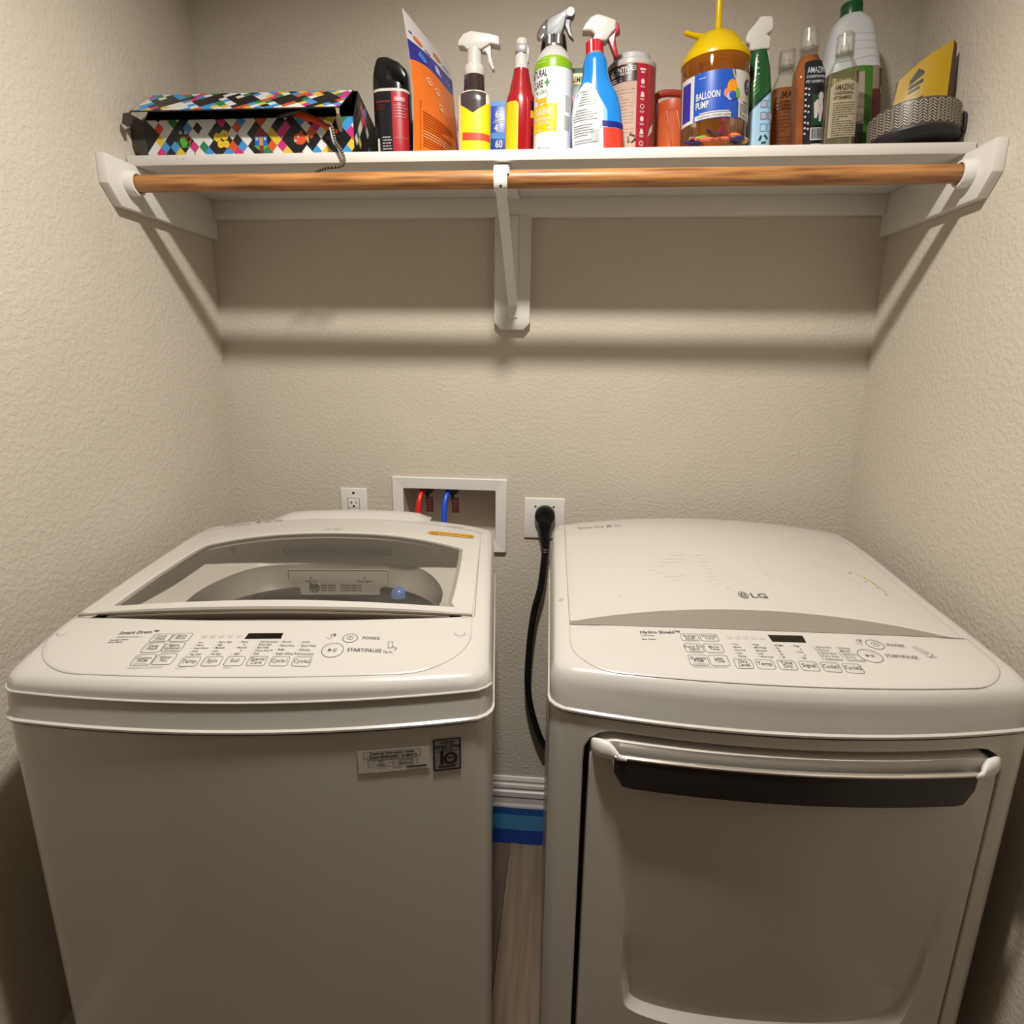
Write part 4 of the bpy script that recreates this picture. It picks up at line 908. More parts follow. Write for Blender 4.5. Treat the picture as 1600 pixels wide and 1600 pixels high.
zone(lambda u: 0, b1, M('pouch_orange', 232, 112, 26, r=.32), 'orange_panel'); zone(b1, b2, M('pouch_indigo', 52, 46, 132, r=.32), 'blue_band'); zone(b2, lambda u: 1, M('pouch_white', 216, 204, 194, r=.35), 'white_top')
MB().grid(lambda u, v: tuple(Vector(pouch(u, v))+Vector((-.25, .1, 0))*(1.0-v)*math.sin(math.pi*min(max(u, .0), 1))-Vector((.04, 0, 0))), us, us).obj('back_sheet', M('pouch_white', 216, 204, 194), t)
f = Flat(lambda u, v: pouch(u, v, .04))
f.loop([(.1, .02), (.1, .40), (.95, .40), (.95, .02)], .012, 0, False); f.loop([(.1, .37), (.95, .37)], .008, 0, False)
r = random.Random(6)
for i in range(13): f.rect(.14, .5+.4*r.random(), .335-.02*i, .343-.02*i, 0, 6)
f.obj('print_dark', M('print_rust', 190, 70, 14), t)
f = Flat(lambda u, v: pouch(u, v, .04))
for u, v in ((.3, .6), (.45, .57), (.5, .46)): f.ring(u, v, .05, .012, .022, n=14); f.disc(u, v-.004, .022, .01, n=8)
for i in range(3): f.rect(.14, .8, .2-.02*i, .206-.02*i, 0, 6)
for u in (.3, .62): f.disc(u, .02, .1, .028, n=16)
f.obj('print_pale', M('print_peach', 244, 186, 130), t)
f = Flat(lambda u, v: pouch(u, v, .04)); f.poly([(.5, .75), (.62, .745), (.6, .8), (.55, .815), (.5, .8)]); f.poly([(.15, .74), (.25, .72), (.2, .79)], 1); f.poly([(.25, .72), (.32, .74), (.22, .8)], 1); f.disc(.8, .79, .02, .006, 8); f.disc(.82, .765, .02, .006, 8)
_o = f.obj('band_picture', [M('fig_white', 196, 206, 226), M('fig_blue', 70, 130, 200)], t); _o['kind'] = 'stuff'
f = Flat(lambda u, v: pouch(u, v, .04)); f.disc(.2, .855, .09, .018, 12); f.disc(.62, .91, .09, .018, 12); f.rect(.32, .44, .842, .85, 1, 3); f.rect(.75, .9, .905, .913, 1, 3); f.rect(.04, .1, .862, .872, 1)
f.obj('top_print', [M('badge_orange', 228, 110, 50), M('badge_blue', 70, 70, 150)], t)
t = item('crumpled_wrapper', 'clear crumpled wrapper standing just behind the orange pouch', 'wrapper', -8.0, -3.0)
r = random.Random(12)
MB().grid(lambda u, v: (-.25+.9*u-.05*v+.1*r.random(), .2*r.random()-.35*u, .01+v*6.0+.1*r.random()), [i/5 for i in range(6)], [i/12 for i in range(13)]).obj('wrapper', clear('wrapper_clear', (.9, .9, .9, 1), 1.2, .25, rgb(220, 214, 206)), t, angle=10)
t = item('striped_packet', 'narrow dark packet with green and white marks beside the white spray bottle', 'packet', -7.75, -4.8)
MB().box(-.3, .35, -.2, .2, .01, 4.75).obj('packet', M('packet_navy', 34, 38, 58), t, bevel=.05)
f = Flat(lambda x, z: (x, -.22, z)); f.rect(-.25, .2, 4.1, 4.3, 0); f.rect(-.25, .2, 2.7, 2.95, 0); f.rect(-.2, .2, 3.3, 3.8, 1); f.rect(-.2, .15, 1.9, 2.3, 0); f.obj('packet_print', [WINK, M('packet_green', 150, 190, 60)], t)

# ---- trigger sprayers share these builders
def slab(t, nm, mt, out, y0, y1, bev=.12, parent=None): return MB().prism(out, 'y', y0, y1).obj(nm, mt, parent or t, bevel=bev, seg=3, angle=50)

# white bottle, dark neck, yellow label
t = item('yellow_label_spray_bottle', 'white trigger spray bottle with a brown neck and yellow label', 'spray bottle', -6.4, -7.0)
B = Bottle([(0, 1.15, .85, 2.6), (.1, 1.3, .95, 2.6), (4.7, 1.33, .95, 2.6), (5.05, 1.22, .9, 2.5), (5.25, 1.02, .85, 2.3), (5.35, .84, .8, 2), (6.45, .82, .8, 2), (6.5, .8, .78, 2)])
B.mesh(z1=5.28).obj('body', M('bottle_cream', 240, 228, 206), t)
B.mesh(z0=5.28).obj('neck', M('neck_brown', 58, 44, 40, r=.15, coat=.5), t)
B.patch(-1.0, 1.27, .02, lambda u: 3.64+.62*abs(u), .02, 22, 8).obj('label', M('label_yellow', 252, 222, 18), t, solid=.02)
B.patch(-.98, 1.0, lambda u: 3.64+.62*abs(u)+.02, lambda u: 5.22-.12*abs(u), .022, 18, 6).obj('dark_window', M('window_brown', 76, 64, 62, r=.2), t, solid=.02)
B.patch(-.82, 1.26, lambda u: 1.72-.03*u, lambda u: 2.28-.06*(u+.8), .05).obj('red_band', M('band_red', 226, 74, 48), t)
MB().lathe([(.8, 6.45), (.82, 6.5), (.82, 7.0), (.74, 7.18), (.6, 7.22), (.6, 8.3)], n=28).obj('collar', IWH, t)
slab(t, 'spray_head', IWH, [(-1.27, 8.59), (-1.14, 8.87), (-.76, 9.28), (-.19, 9.44), (1.2, 9.23), (1.98, 9.03), (2.03, 8.42), (1.33, 8.56), (.59, 8.2), (-.56, 8.2), (-.77, 8.44), (-1.2, 8.45)], -.5, .5, .14)
slab(t, 'trigger', IWH, [(.6, 8.08), (.8, 8.3), (1.33, 8.55), (1.36, 7.75), (1.62, 6.88), (1.46, 6.81), (1.13, 7.39), (1.04, 7.89), (.88, 8.11)], -.32, .32, .07)

# blue box
t = item('blue_battery_box', 'narrow blue box with white numbers between two bottles', 'box', -4.72, -5.0)
MB().box(-.65, .7, -.5, .9, .01, 5.3).obj('carton', M('box_blue', 24, 70, 160), t, bevel=.04)
f = Flat(lambda x, z: (x, -.52, z)); f.text('60', -.18, 4.1, .55, bold=.02); f.text('4.', -.25, 3.1, .55, bold=.02); f.text('60', -.18, 1.9, .55, bold=.02); f.rect(-.4, .6, 3.75, 3.78); f.rect(-.2, .6, 3.88, 3.94); f.rect(-.2, .6, 1.65, 1.72); f.rect(-.5, .6, 1.0, 1.3)
f.obj('carton_print', WINK, t)
f = Flat(lambda x, z: (x, -.515, z)); f.rect(-.65, .7, 4.95, 5.3); f.rect(-.65, .7, 2.55, 3.0); f.obj('carton_band', M('box_cyan', 40, 130, 190), t)

# red bottle with white flip cap
t = item('red_flip_cap_bottle', 'tapered red bottle with a white flip cap and yellow label', 'bottle', -2.75, -7.0, .01)
B = Bottle([(0, 1.05, .95, 2.3), (.1, 1.17, 1.0, 2.3), (4.4, 1.17, 1.0, 2.3), (4.95, 1.06, .95, 2.2), (5.3, .9, .86, 2), (5.5, .88, .84, 2), (6.6, .62, .6, 2), (6.85, .59, .58, 2)])
B.mesh().obj('body', M('bottle_red', 176, 26, 32, r=.18, coat=.5), t)
B.patch(-1.14, -.06, .02, lambda u: 4.4-.25*max(0, (u+.3)/.24)**2, .02, 14, 8).obj('label', M('label_gold', 238, 200, 14), t, solid=.02)
f = Flat(B.fn(.03)); f.rect(.86, 1.12, 3.9, 4.5, 0, 3); micro(f, .9, 1.14, 2.6, 1.0, 9, .08, 3); f.obj('label_print', BLKINK, t)
f = Flat(B.fn(.03)); f.rect(.86, 1.13, 3.3, 3.8, 0, 3); f.obj('label_mark', M('label_gold', 238, 200, 14), t)
MB().lathe([(.54, 6.8), (.55, 7.05), (.53, 7.1), (.53, 7.85), (.5, 8.3), (.48, 8.75), (.4, 8.93), (.2, 9.0), (.01, 9.0)], n=28).obj('flip_cap', IWH, t)
MB().prism([(-.48, 7.9), (.36, 7.85), (.4, 8.45), (-.46, 8.5)], 'y', -.56, -.5).obj('cap_notch_shade', M('notch_shade_gray', 150, 140, 130), t, bevel=.04)  # gray patch that paints the shading of the cap's thumb recess
MB().prism([(.1, 7.3), (.58, 7.3), (.62, 8.2), (.4, 8.75), (.1, 8.8)], 'y', -.2, .2).obj('cap_tab', IWH, t, bevel=.08)

# pet spray bottle with silver trigger
t = item('pet_urine_spray', 'white spray bottle with a green band and silver trigger', 'spray bottle', -.06, -8.0, -.008)
B = Bottle([(0, 1.4, 1.4, 2), (.1, 1.5, 1.5, 2), (6.3, 1.47, 1.47, 2), (6.7, 1.42, 1.42, 2), (7.2, 1.22, 1.22, 2), (7.6, .92, .92, 2), (7.78, .72, .72, 2), (7.84, .62, .62, 2)])
B.mesh(z1=6.35).obj('body', M('bottle_milk', 232, 226, 214), t); B.mesh(z0=6.35).obj('shoulder', M('bottle_frost', 206, 198, 184, r=.3), t)
B.patch(-1.6, 1.9, .05, 6.1, .02, 24).obj('label', M('label_white', 238, 232, 224), t, solid=.015)
B.patch(-1.9, 1.9, 6.08, lambda u: 6.85-.09*u*u, .03, 24).obj('green_band', M('band_lime', 138, 176, 20), t, solid=.02)
f = Flat(B.fn(.045)); f.text('NATURAL', -.42, 5.5, .5, 'RIGHT', .01, .68); f.text('CARE', -.74, 4.8, .5, 'RIGHT', .01, .68); f.obj('label_title', M('ink_brown', 54, 46, 40), t)
f = Flat(B.fn(.045)); f.rect(-.62, -.22, 4.98, 5.12, 0, 3); f.rect(-.49, -.35, 4.8, 5.3); f.text('Pet Stain', -.42, 4.36, .3, 'RIGHT', .0, .9, shear=.3); f.disc(-1.05, .55, .19, n=14); _o = f.obj('label_plus', M('ink_green', 90, 150, 50), t); _o['kind'] = 'stuff'
lab = B.patch(-1.75, .36, 1.75, 3.62, .03, 16).obj('yellow_square', M('square_yellow', 250, 196, 20), t, solid=.01)
f = Flat(B.fn(.05)); f.text('URINE', -.02, 2.9, .5, 'RIGHT', .014, .83); f.text('Odor Remover', -.02, 2.55, .26, 'RIGHT', .008, .9); f.text('for Cats', -.2, 2.25, .26, 'RIGHT', .008, .9); f.disc(-.22, 1.98, .1, n=10); f.disc(-1.0, 1.85, .1, n=10); f.obj('square_print', WINK, lab)
f = Flat(B.fn(.05)); f.rect(-1.3, -.45, 3.75, 4.05, 0, 4); f.poly([(-1.3, 3.95), (-1.5, 4.2), (-1.38, 4.2), (-1.15, 4.05)]); f.disc(-1.38, 4.12, .14, n=10); f.loop([(-.46, 4.0), (-.36, 4.2), (-.34, 4.5)], .05, closed=False)
for u in (-1.25, -1.08, -.68, -.52): f.rect(u, u+.1, 3.55, 3.8)
f.obj('cat_picture', M('cat_gold', 236, 178, 30), t)
f = Flat(B.fn(.045)); micro(f, 1.05, 1.5, 4.2, 3.2, 9, .05, 9); barcode(f, 1.0, 1.5, 1.9, 2.9); micro(f, -.8, -.2, .62, .4, 3, .04, 2); f.text('OX', -.0, .15, .36, bold=.004); f.disc(1.25, .6, .1, n=10); f.obj('small_print', INK2, t)
f = Flat(B.fn(.05)); f.rect(-1.2, -.35, 6.62, 6.66, 0, 4); f.rect(-1.3, -.5, 6.4, 6.45, 0, 4); f.obj('band_print', M('band_pale', 206, 224, 120), t)
cl = MB()
cl.rings([[((.60 if k % 2 else .66)*math.cos(2*math.pi*k/40), (.60 if k % 2 else .66)*math.sin(2*math.pi*k/40), z) for k in range(40)] for z in (7.8, 8.55)]); cl.lathe([(.68, 7.78), (.68, 7.95)], n=32)
cl.obj('ribbed_collar', CHROME, t, angle=20)
SV = M('trigger_silver', 128, 124, 120, r=.45, m=.4)
slab(t, 'spray_head', SV, [(-.6, 8.5), (-.6, 9.34), (-.5, 9.73), (.57, 10.14), (.72, 10.27), (1.03, 10.36), (1.42, 10.28), (1.5, 10.0), (1.36, 9.66), (.89, 9.7), (.76, 9.09), (.5, 8.5)], -.36, .36, .1)
slab(t, 'head_shroud', clear('shroud_clear', (.72, .72, .70, 1), 1.0, .3, rgb(150, 146, 140)), [(-1.32, 8.47), (-1.28, 8.81), (-1.06, 9.2), (-.55, 9.7), (-.6, 8.4)], -.3, .3, .05)
MB().lathe([(.01, -.42), (.3, -.42), (.33, -.3), (.33, .3), (.3, .42), (.01, .42)], (1.2, 0, 10.02), 'y', 20).obj('nozzle', SV, t)
slab(t, 'trigger', SV, [(.86, 9.68), (1.25, 9.62), (1.19, 9.14), (1.32, 8.67), (1.49, 8.25), (1.09, 8.61), (.79, 9.23)], -.22, .22, .06)
# dark bottle behind it
t = item('black_bottle_behind', 'black bottle almost hidden behind the green banded spray bottle', 'bottle', -.15, -4.2, -.01)
B = Bottle([(0, 1.1, .9, 3), (.1, 1.2, 1.0, 3), (8.4, 1.18, .95, 3), (9.6, 1.05, .85, 3), (10.2, .95, .8, 3), (10.4, .8, .7, 3)])
B.mesh(z1=8.0).obj('body', M('dark_body', 30, 26, 26), t); B.mesh(z0=8.0).obj('cap', M('dark_cap', 12, 11, 11, r=.25), t)
t = item('yellow_green_tin', 'green and yellow box showing between the silver trigger bottle and blue bottle', 'box', 2.0, -4.0)
MB().box(-.9, 1.2, -.6, .7, .01, 7.9).obj('carton', M('tin_green', 22, 70, 44), t, bevel=.05)
f = Flat(lambda x, z: (x, -.62, z)); f.rect(-.9, 1.2, 6.7, 7.5); f.rect(-.9, 1.2, .01, 5.9, 1); f.obj('carton_panels', [M('tin_yellow', 240, 200, 30), M('tin_red', 150, 24, 30)], t)
f = Flat(lambda x, z: (x, -.64, z)); f.text('LIME', -.75, 6.85, .45, bold=.01); f.obj('carton_print', BLKINK, t)

# blue and white trigger bottle with red collar
t = item('blue_trigger_bottle', 'blue and white spray bottle with a red collar and trigger', 'spray bottle', 3.5, -8.6, -.075, up=.13)
t.scale.z = .935
B = Bottle([(0, 1.8, 1.05, 2.6), (.12, 1.95, 1.15, 2.6), (1.5, 1.97, 1.15, 2.6), (3.0, 1.9, 1.12, 2.5), (4.2, 1.7, 1.05, 2.4), (4.8, 1.42, .98, 2.3), (5.3, 1.16, .92, 2.2), (5.9, 1.0, .88, 2.1), (6.5, .93, .84, 2), (7.0, .85, .8, 2), (7.3, .7, .7, 2), (7.42, .58, .58, 2)], 3)
B.mesh().obj('body', M('bottle_azure', 34, 138, 214, r=.15, coat=.6), t)
B.patch(-1.9, .45, .03, lambda u: max(.2, 5.25-.9*max(0, u+.75)**2*1.5-.95*max(0, -.85-u)**1.2*1.3), .02, 24, 10).obj('back_label', M('label_offwhite', 232, 226, 216), t, solid=.015)
B.patch(.05, .75, .03, lambda u: max(.1, 4.75-1.5*max(0, u+.35)**1.3), .012, 8, 8).obj('label_fade', M('fade_blue', 150, 196, 232), t, solid=.01)
B.patch(.35, 1.93, lambda u: 1.95-.1*u, lambda u: 2.35-.12*u, .04).obj('navy_band', M('navy', 26, 26, 120), t)
B.patch(.4, 1.93, .03, lambda u: 1.85-.1*u, .035).obj('red_panel', M('panel_orange_red', 226, 62, 40), t)
f = Flat(B.fn(.045)); r = random.Random(5)
for k in range(20):
    z = 4.35-.185*k; w_ = 1.6*(.5+.5*r.random()); u0 = -1.62+.02*k*0
    if k % 6 == 5: continue
    f.rect(max(-1.72, -1.72+.9*max(0, z-2.8)*.5), min(u0+w_+.1, .0), z-.025, z+.03, 0, 6)
barcode(f, -.5, .1, .75, 1.7, 6); f.text('Cleaner', -1.2, 4.5, .2, bold=.003); f.obj('label_print', M('ink_gray', 120, 116, 112), t)
MB().rings([[((.62 if k % 2 else .66)*math.cos(2*math.pi*k/36), (.62 if k % 2 else .66)*math.sin(2*math.pi*k/36), z) for k in range(36)] for z in (7.45, 8.3)]).obj('collar', M('collar_red', 204, 26, 40, r=.3), t, angle=15)
MB().lathe([(.62, 7.36), (.68, 7.42), (.62, 7.48)], n=28).obj('neck_ring', IWH, t)
def unlean(P, a): return [(x*math.cos(-a)+z*math.sin(-a), -x*math.sin(-a)+z*math.cos(-a)) for x, z in P]
LN = -.075
slab(t, 'spray_head', IWH, unlean([(-1.59, 8.94), (-1.41, 9.37), (-.97, 9.88), (-.52, 10.06), (.02, 9.92), (.9, 9.59), (.89, 8.97), (.54, 8.64), (.25, 8.2), (-.87, 8.2), (-.61, 8.67), (-.93, 8.92)], LN), -.5, .5, .14)
slab(t, 'trigger', M('trigger_red', 176, 22, 36, r=.3), unlean([(.9, 9.55), (1.12, 9.36), (1.26, 8.81), (.96, 8.73), (.9, 8.42), (1.05, 7.75), (1.24, 7.14), (.93, 7.09), (.63, 7.77), (.32, 8.45), (.77, 8.84)], LN), -.3, .3, .08)

# wipes canister
t = item('wipes_canister', 'pink and red wipes canister with a pale lid', 'canister', 6.22, -5.5, -.03, up=.06)
B = Bottle([(0, 1.82, 1.82, 2), (.1, 1.9, 1.9, 2), (6.95, 1.9, 1.9, 2), (7.0, 1.93, 1.93, 2)])
B.mesh().obj('body', M('can_peach', 226, 186, 160, r=.25, coat=.4), t)
MB().lathe([(1.92, 6.98), (1.92, 7.3), (1.8, 7.42), (1.52, 7.5), (1.46, 7.9), (1.3, 8.0), (.02, 8.02)], n=40).obj('lid', M('lid_gray', 200, 192, 182, r=.4), t)
B.patch(-3.0, .28, 5.75, 6.92, .02, 24).obj('dark_band', M('band_maroon', 62, 24, 30), t, solid=.01)
B.patch(.28, 1.2, .02, 6.92, .02, 12).obj('red_stripe', M('stripe_crimson', 184, 26, 48), t, solid=.01)
B.patch(1.2, 3.2, .02, 6.92, .02, 14).obj('rose_panel', M('panel_rose', 178, 62, 62), t, solid=.01)
f = Flat(B.fn(.045)); f.text('SCENTIVA', -1.9, 6.4, .36, bold=.012, sx=1.0); f.text('DISINFECTING WIPES', -1.85, 6.2, .16, bold=.006); micro(f, -2.0, -.9, 5.98, 5.82, 2, .06, 4); micro(f, -.3, .2, 6.7, 6.45, 3, .05, 7); f.obj('band_print', WINK, t)
f = Flat(B.fn(.05))
for k in range(7):
    z = 6.45-.86*k; cx_ = .74
    if k == 0: f.rect(cx_-.24, cx_+.24, z, z+.14, 0, 3); f.rect(cx_-.15, cx_+.15, z-.2, z-.08, 0, 3); continue
    (f.disc(cx_, z+.1, .15, .2, 12) if k % 3 == 1 else f.poly([(cx_-.17, z-.1), (cx_+.17, z-.1), (cx_+.12, z+.2), (cx_-.08, z+.3)]) if k % 3 == 2 else f.ring(cx_, z+.1, .15, .06, n=14))
    f.rect(cx_-.2, cx_+.2, z-.24, z-.2, 0, 3); f.rect(cx_-.15, cx_+.15, z-.32, z-.28, 0, 3)
f.poly([(1.35, 1.9), (1.5, 2.5), (1.95, 3.0), (1.85, 2.4), (1.6, 2.15)]); f.obj('stripe_icons', M('icons_pale', 240, 206, 200), t)
f = Flat(B.fn(.03)); micro(f, -1.3, .1, 5.2, 2.2, 14, .035, 9); f.obj('label_print', M('peach_dark', 196, 150, 128), t)
f = Flat(B.fn(.04))
for k in range(3):
    a = 2*math.pi*k/3+.5; f.loop([(-.05+.3*math.cos(a), 1.75+.3*math.sin(a)), (-.05+.3*math.cos(a+1.3), 1.75+.3*math.sin(a+1.3))], .11, closed=False); f.poly([(-.05+.3*math.cos(a+1.3)+.14*math.cos(a+1.3+d), 1.75+.3*math.sin(a+1.3)+.14*math.sin(a+1.3+d)) for d in (0, 2.1, 4.2)])
f.rrect(-.45, .25, .75, 1.1, .05, .03); f.obj('recycling_mark', M('band_maroon', 62, 24, 30), t)

# orange jug
t = item('orange_jug', 'orange plastic jug with a looped handle behind the wipes canister', 'jug', 9.86, -3.2)
B = Bottle([(0, 1.15, 1.15, 2), (.1, 1.25, 1.25, 2), (1.5, 1.38, 1.38, 2), (3.8, 1.5, 1.5, 2), (4.0, 1.58, 1.58, 2), (4.6, 1.58, 1.58, 2), (4.65, 1.45, 1.45, 2)])
t.scale.z = 1.19
OJ = M('jug_orange', 226, 104, 56, r=.35)
B.mesh(z1=3.92).obj('body', OJ, t); B.mesh(z0=3.92).obj('rim', M('rim_orange', 216, 92, 46), t)
MB().tube(catmull([(-1.52, 0, 4.2), (-1.55, 0, 5.0), (-1.3, -.05, 5.3), (-.5, -.1, 5.38), (.5, -.1, 5.3), (1.4, -.05, 5.05), (1.52, 0, 4.2)], 6), .24, 10).obj('handle', M('handle_rust', 176, 62, 34), t)
for s_ in (-.5, .35): MB().tube(catmull([(s_-.3, -1.5, 3.9), (s_+.0, -1.52, 2.9), (s_+.28, -1.42, 1.8), (s_+.6, -1.2, .4)], 5), .07, 6).obj('swirl_rib', OJ, t)

# balloon pump tub
t = item('balloon_pump_tub', 'clear tub with a yellow balloon pump lid and blue label', 'tub', 12.32, -8.0, -.045, up=.1)
B = Bottle([(0, 2.3, 2.3, 2), (.1, 2.42, 2.42, 2), (3.0, 2.46, 2.46, 2), (6.1, 2.46, 2.46, 2), (6.45, 2.4, 2.4, 2)])
B.mesh(cap1=False).obj('tub_shell', clear('tub_clear', (.98, .93, .86, 1), .8, .07, rgb(226, 150, 70)), t)
YP = M('pump_yellow', 250, 208, 16, r=.25)
_nt = YP.node_tree; _tl = _nt.nodes.new('ShaderNodeBsdfTranslucent'); _tl.inputs[0].default_value = rgb(240, 176, 20); _mx = _nt.nodes.new('ShaderNodeMixShader'); _mx.inputs[0].default_value = .3
_nt.links.new(_nt.nodes['Principled BSDF'].outputs[0], _mx.inputs[1]); _nt.links.new(_tl.outputs[0], _mx.inputs[2]); _nt.links.new(_mx.outputs[0], _nt.nodes['Material Output'].inputs[0])
MB().lathe([(2.5, 6.3), (2.5, 6.55), (2.35, 6.85), (2.0, 7.35), (1.5, 7.95), (1.1, 8.25), (.55, 8.42), (.3, 8.46)], n=40).obj('funnel_lid', YP, t)
MB().lathe([(.3, 8.4), (.24, 8.6), (.24, 13.2), (.3, 13.3), (.3, 13.8), (.05, 13.9)], (.1, 0, 0), n=16).obj('plunger_rod', YP, t)
MB().tube([(-1.0, -.3, 8.1), (-1.7, -.45, 8.18), (-2.45, -.6, 8.36)], [.24, .2, .16], 12).obj('blower_nozzle', YP, t)
MB().lathe([(1.2, .3), (1.25, .35), (1.25, 6.4), (1.2, 6.45)], n=28).obj('pump_barrel', mat('barrel_amber', rgb(238, 150, 26), .35), t)
MB().lathe([(.1, .3), (.1, 6.3)], (-1.25, -.6, 0), n=8).obj('inner_tube', M('tube_pink', 232, 150, 120), t)
B.patch_s = lambda u0, u1, z0, z1, off, nu=16, nz=6: B.patch(u0, u1, (lambda u: z0(u)-.85) if callable(z0) else z0-.85, (lambda u: z1(u)-.85) if callable(z1) else z1-.85, off, nu, nz)
B.fn_s = lambda off: (lambda u, z: B.front(u, z-.85, off))
lb = B.patch_s(-2.0, 2.05, 2.85, 5.95, .025, 26).obj('label', M('label_royal', 36, 84, 176, r=.3), t, solid=.01)
B.patch_s(-3.4, -2.0, 2.85, 5.95, .025, 12).obj('label_edge', IWH, t, solid=.01)
B.patch_s(-3.2, -2.3, 3.1, 5.6, .045, 10).obj('label_violet', M('label_violet', 52, 44, 140), t)
B.patch_s(1.05, 3.4, lambda u: max(2.85, 5.95-3.1*min(max((u-.55)/1.2, 0), 1)), 5.95, .035, 18).obj('label_white', IWH, t, solid=.01)
f = Flat(B.fn_s(.06)); f.text('BALLOON', -1.82, 4.2, .46, bold=.014, sx=.72); f.text('PUMP', -1.82, 3.62, .46, bold=.014, sx=.72); f.rect(-1.5, .6, 3.25, 3.32, 0, 6); micro(f, -1.8, .5, 3.1, 2.95, 2, .06, 3); micro(f, -1.6, -1.1, 5.55, 5.55, 1, .05, 3); f.poly([(-1.85, 2.88), (.75, 2.88), (.75, 3.0), (-1.85, 3.0)]); f.rect(-1.85, .75, 2.9, 3.2, 0, 8); _o = f.obj('label_print', WINK, lb); _o['kind'] = 'stuff'
f = Flat(B.fn_s(.07)); f.text('! WARNING: CHOKING HAZARD', -1.7, 2.97, .15, bold=.004); f.obj('label_warning', INK, lb)
f = Flat(B.fn_s(.07)); f.disc(.42, 4.42, .27, .33, mi=2); f.disc(.62, 4.2, .25, mi=3); f.disc(.78, 4.85, .4, .44, 24, 0); f.disc(1.2, 4.45, .2, .34, 14, 1); f.disc(.82, 4.28, .28, .28, 14, 4); f.obj('balloon_picture', [M('bal_orange', 246, 152, 30), M('bal_green', 130, 180, 60), M('bal_coral', 236, 130, 110), M('bal_sky', 170, 200, 236), M('label_royal', 36, 84, 176)], lb)
f = Flat(B.fn_s(.06)); f.loop([(.75, 5.93), (1.62, 3.9)], .1, closed=False); f.loop([(.95, 5.93), (1.72, 4.1)], .05, closed=False); f.obj('label_stripe', M('stripe_gold', 232, 196, 90), lb)
f = Flat(B.fn_s(.065)); f.disc(2.3, 5.0, .42, .52); f.obj('label_badge', M('badge_navy', 40, 36, 110), lb)
f = Flat(B.fn_s(.08)); f.text('30', 2.3, 4.98, .36, 'CENTER', .01); f.text('pieces', 2.3, 4.75, .16, 'CENTER', .004); f.obj('badge_print', WINK, lb)
f = Flat(B.fn_s(.06)); f.rect(1.35, 3.0, 2.9, 4.1, 0, 10); f.obj('label_panel', IWH, lb)
f = Flat(B.fn_s(.075)); micro(f, 1.5, 2.6, 3.75, 3.0, 8, .045, 5); f.text('WARNING', 1.75, 3.88, .14, bold=.004); f.obj('panel_print', INK, lb)
BCOL = [('green', 140, 190, 50), ('navy', 34, 34, 96), ('magenta', 190, 30, 110), ('orange', 250, 120, 50), ('yellow', 236, 176, 70), ('coral', 240, 120, 90)]
lay = [(-1.2, -1.75, .35, 0, .2, 0), (-.2, -1.9, .55, 1, .6, .2), (.35, -1.95, .75, 2, 1.2, .9), (.85, -1.85, .45, 3, -.4, .1), (1.55, -1.5, .3, 4, .4, 0), (-1.75, -1.35, .3, 2, 1.4, 0), (.1, -2.0, .18, 5, .1, 0), (1.1, -1.95, .16, 1, -.3, 0), (-.9, -2.0, .15, 5, .4, 0), (-1.6, -1.6, .14, 1, .1, 0), (.6, -1.4, .95, 3, .9, .5), (1.6, -1.0, .6, 3, .2, .3)]
BPL = ['lying flat at the front', 'curled at the front middle', 'standing in the middle', 'on top of the pile at the front', 'at the right front', 'against the left side', 'right at the front edge', 'low at the right front', 'low at the left front', 'low against the left side', 'sticking up behind the pile', 'against the right side']
for x, y, z, ci, rz, ry in lay:
    a = 1+.0; n_ = BCOL[ci]
    mb = MB(); rings = []
    for s_, rr_ in ((-.95, .12), (-.86, .17), (-.6, .12), (-.35, .26), (0, .46), (.38, .48), (.68, .32), (.82, .06)):
        rings.append([(s_, rr_*math.cos(q*math.pi/5)*1.0, rr_*.5*math.sin(q*math.pi/5)) for q in range(10)])
    mb.rings(rings); o = mb.obj('balloon', M('rubber_'+n_[0], *n_[1:], r=.4), None)
    o.location = ((12.32+x-.04*z)*U, (-8+y)*U, (SH+.62+z*.9)*U); o.rotation_euler = (.3*ry, ry, rz)
    o['label'] = 'deflated %s balloon %s of the balloon pump tub' % (n_[0], BPL[lay.index((x, y, z, ci, rz, ry))]); o['category'] = 'balloon'; o['group'] = 'loose balloons in the pump tub'

# green cleaner with white head
t = item('green_trigger_bottle', 'green and pale blue spray bottle with a white trigger head', 'spray bottle', 15.95, -7.0, -.075, up=.07)
B = Bottle([(0, .85, .8, 2.6), (.1, .95, .88, 2.6), (1.5, .97, .88, 2.6), (4.0, .98, .9, 2.6), (5.0, .95, .88, 2.6), (6.0, .86, .84, 2.4), (7.2, .78, .78, 2.2), (7.5, .7, .72, 2)], 2)
B.mesh().obj('body', M('bottle_green', 26, 84, 42, r=.2, coat=.4), t)
B.patch(-.97, .97, .03, lambda u: 3.95+.85*u, .02, 14, 8).obj('label', M('label_paleblue', 176, 208, 224), t, solid=.01)
B.patch(-.97, .97, lambda u: 3.95+.85*u, lambda u: 4.12+.85*u, .03, 14, 2).obj('label_edge', M('edge_dark', 14, 46, 40), t)
f = Flat(B.fn(.04))
for k in range(5): f.loop([(-.78+.03*k, 3.85+.33*k), (-.5+.02*k, 4.4+.3*k), (-.1-.02*k, 4.8+.27*k)], .035, closed=False)
f.obj('leaf_lines', M('lines_green', 110, 176, 70), t)
f = Flat(B.fn(.045))
for i in range(3):
    for j in range(2): f.rrect(.0+.5*j, .42+.5*j, 3.5-.8*i, 4.0-.8*i, .05, .03, mi=0); (f.rect(.05+.5*j, .38+.5*j, 3.55-.8*i, 3.95-.8*i, 1) if i == 1 or (i == 0 and j == 0) else None)
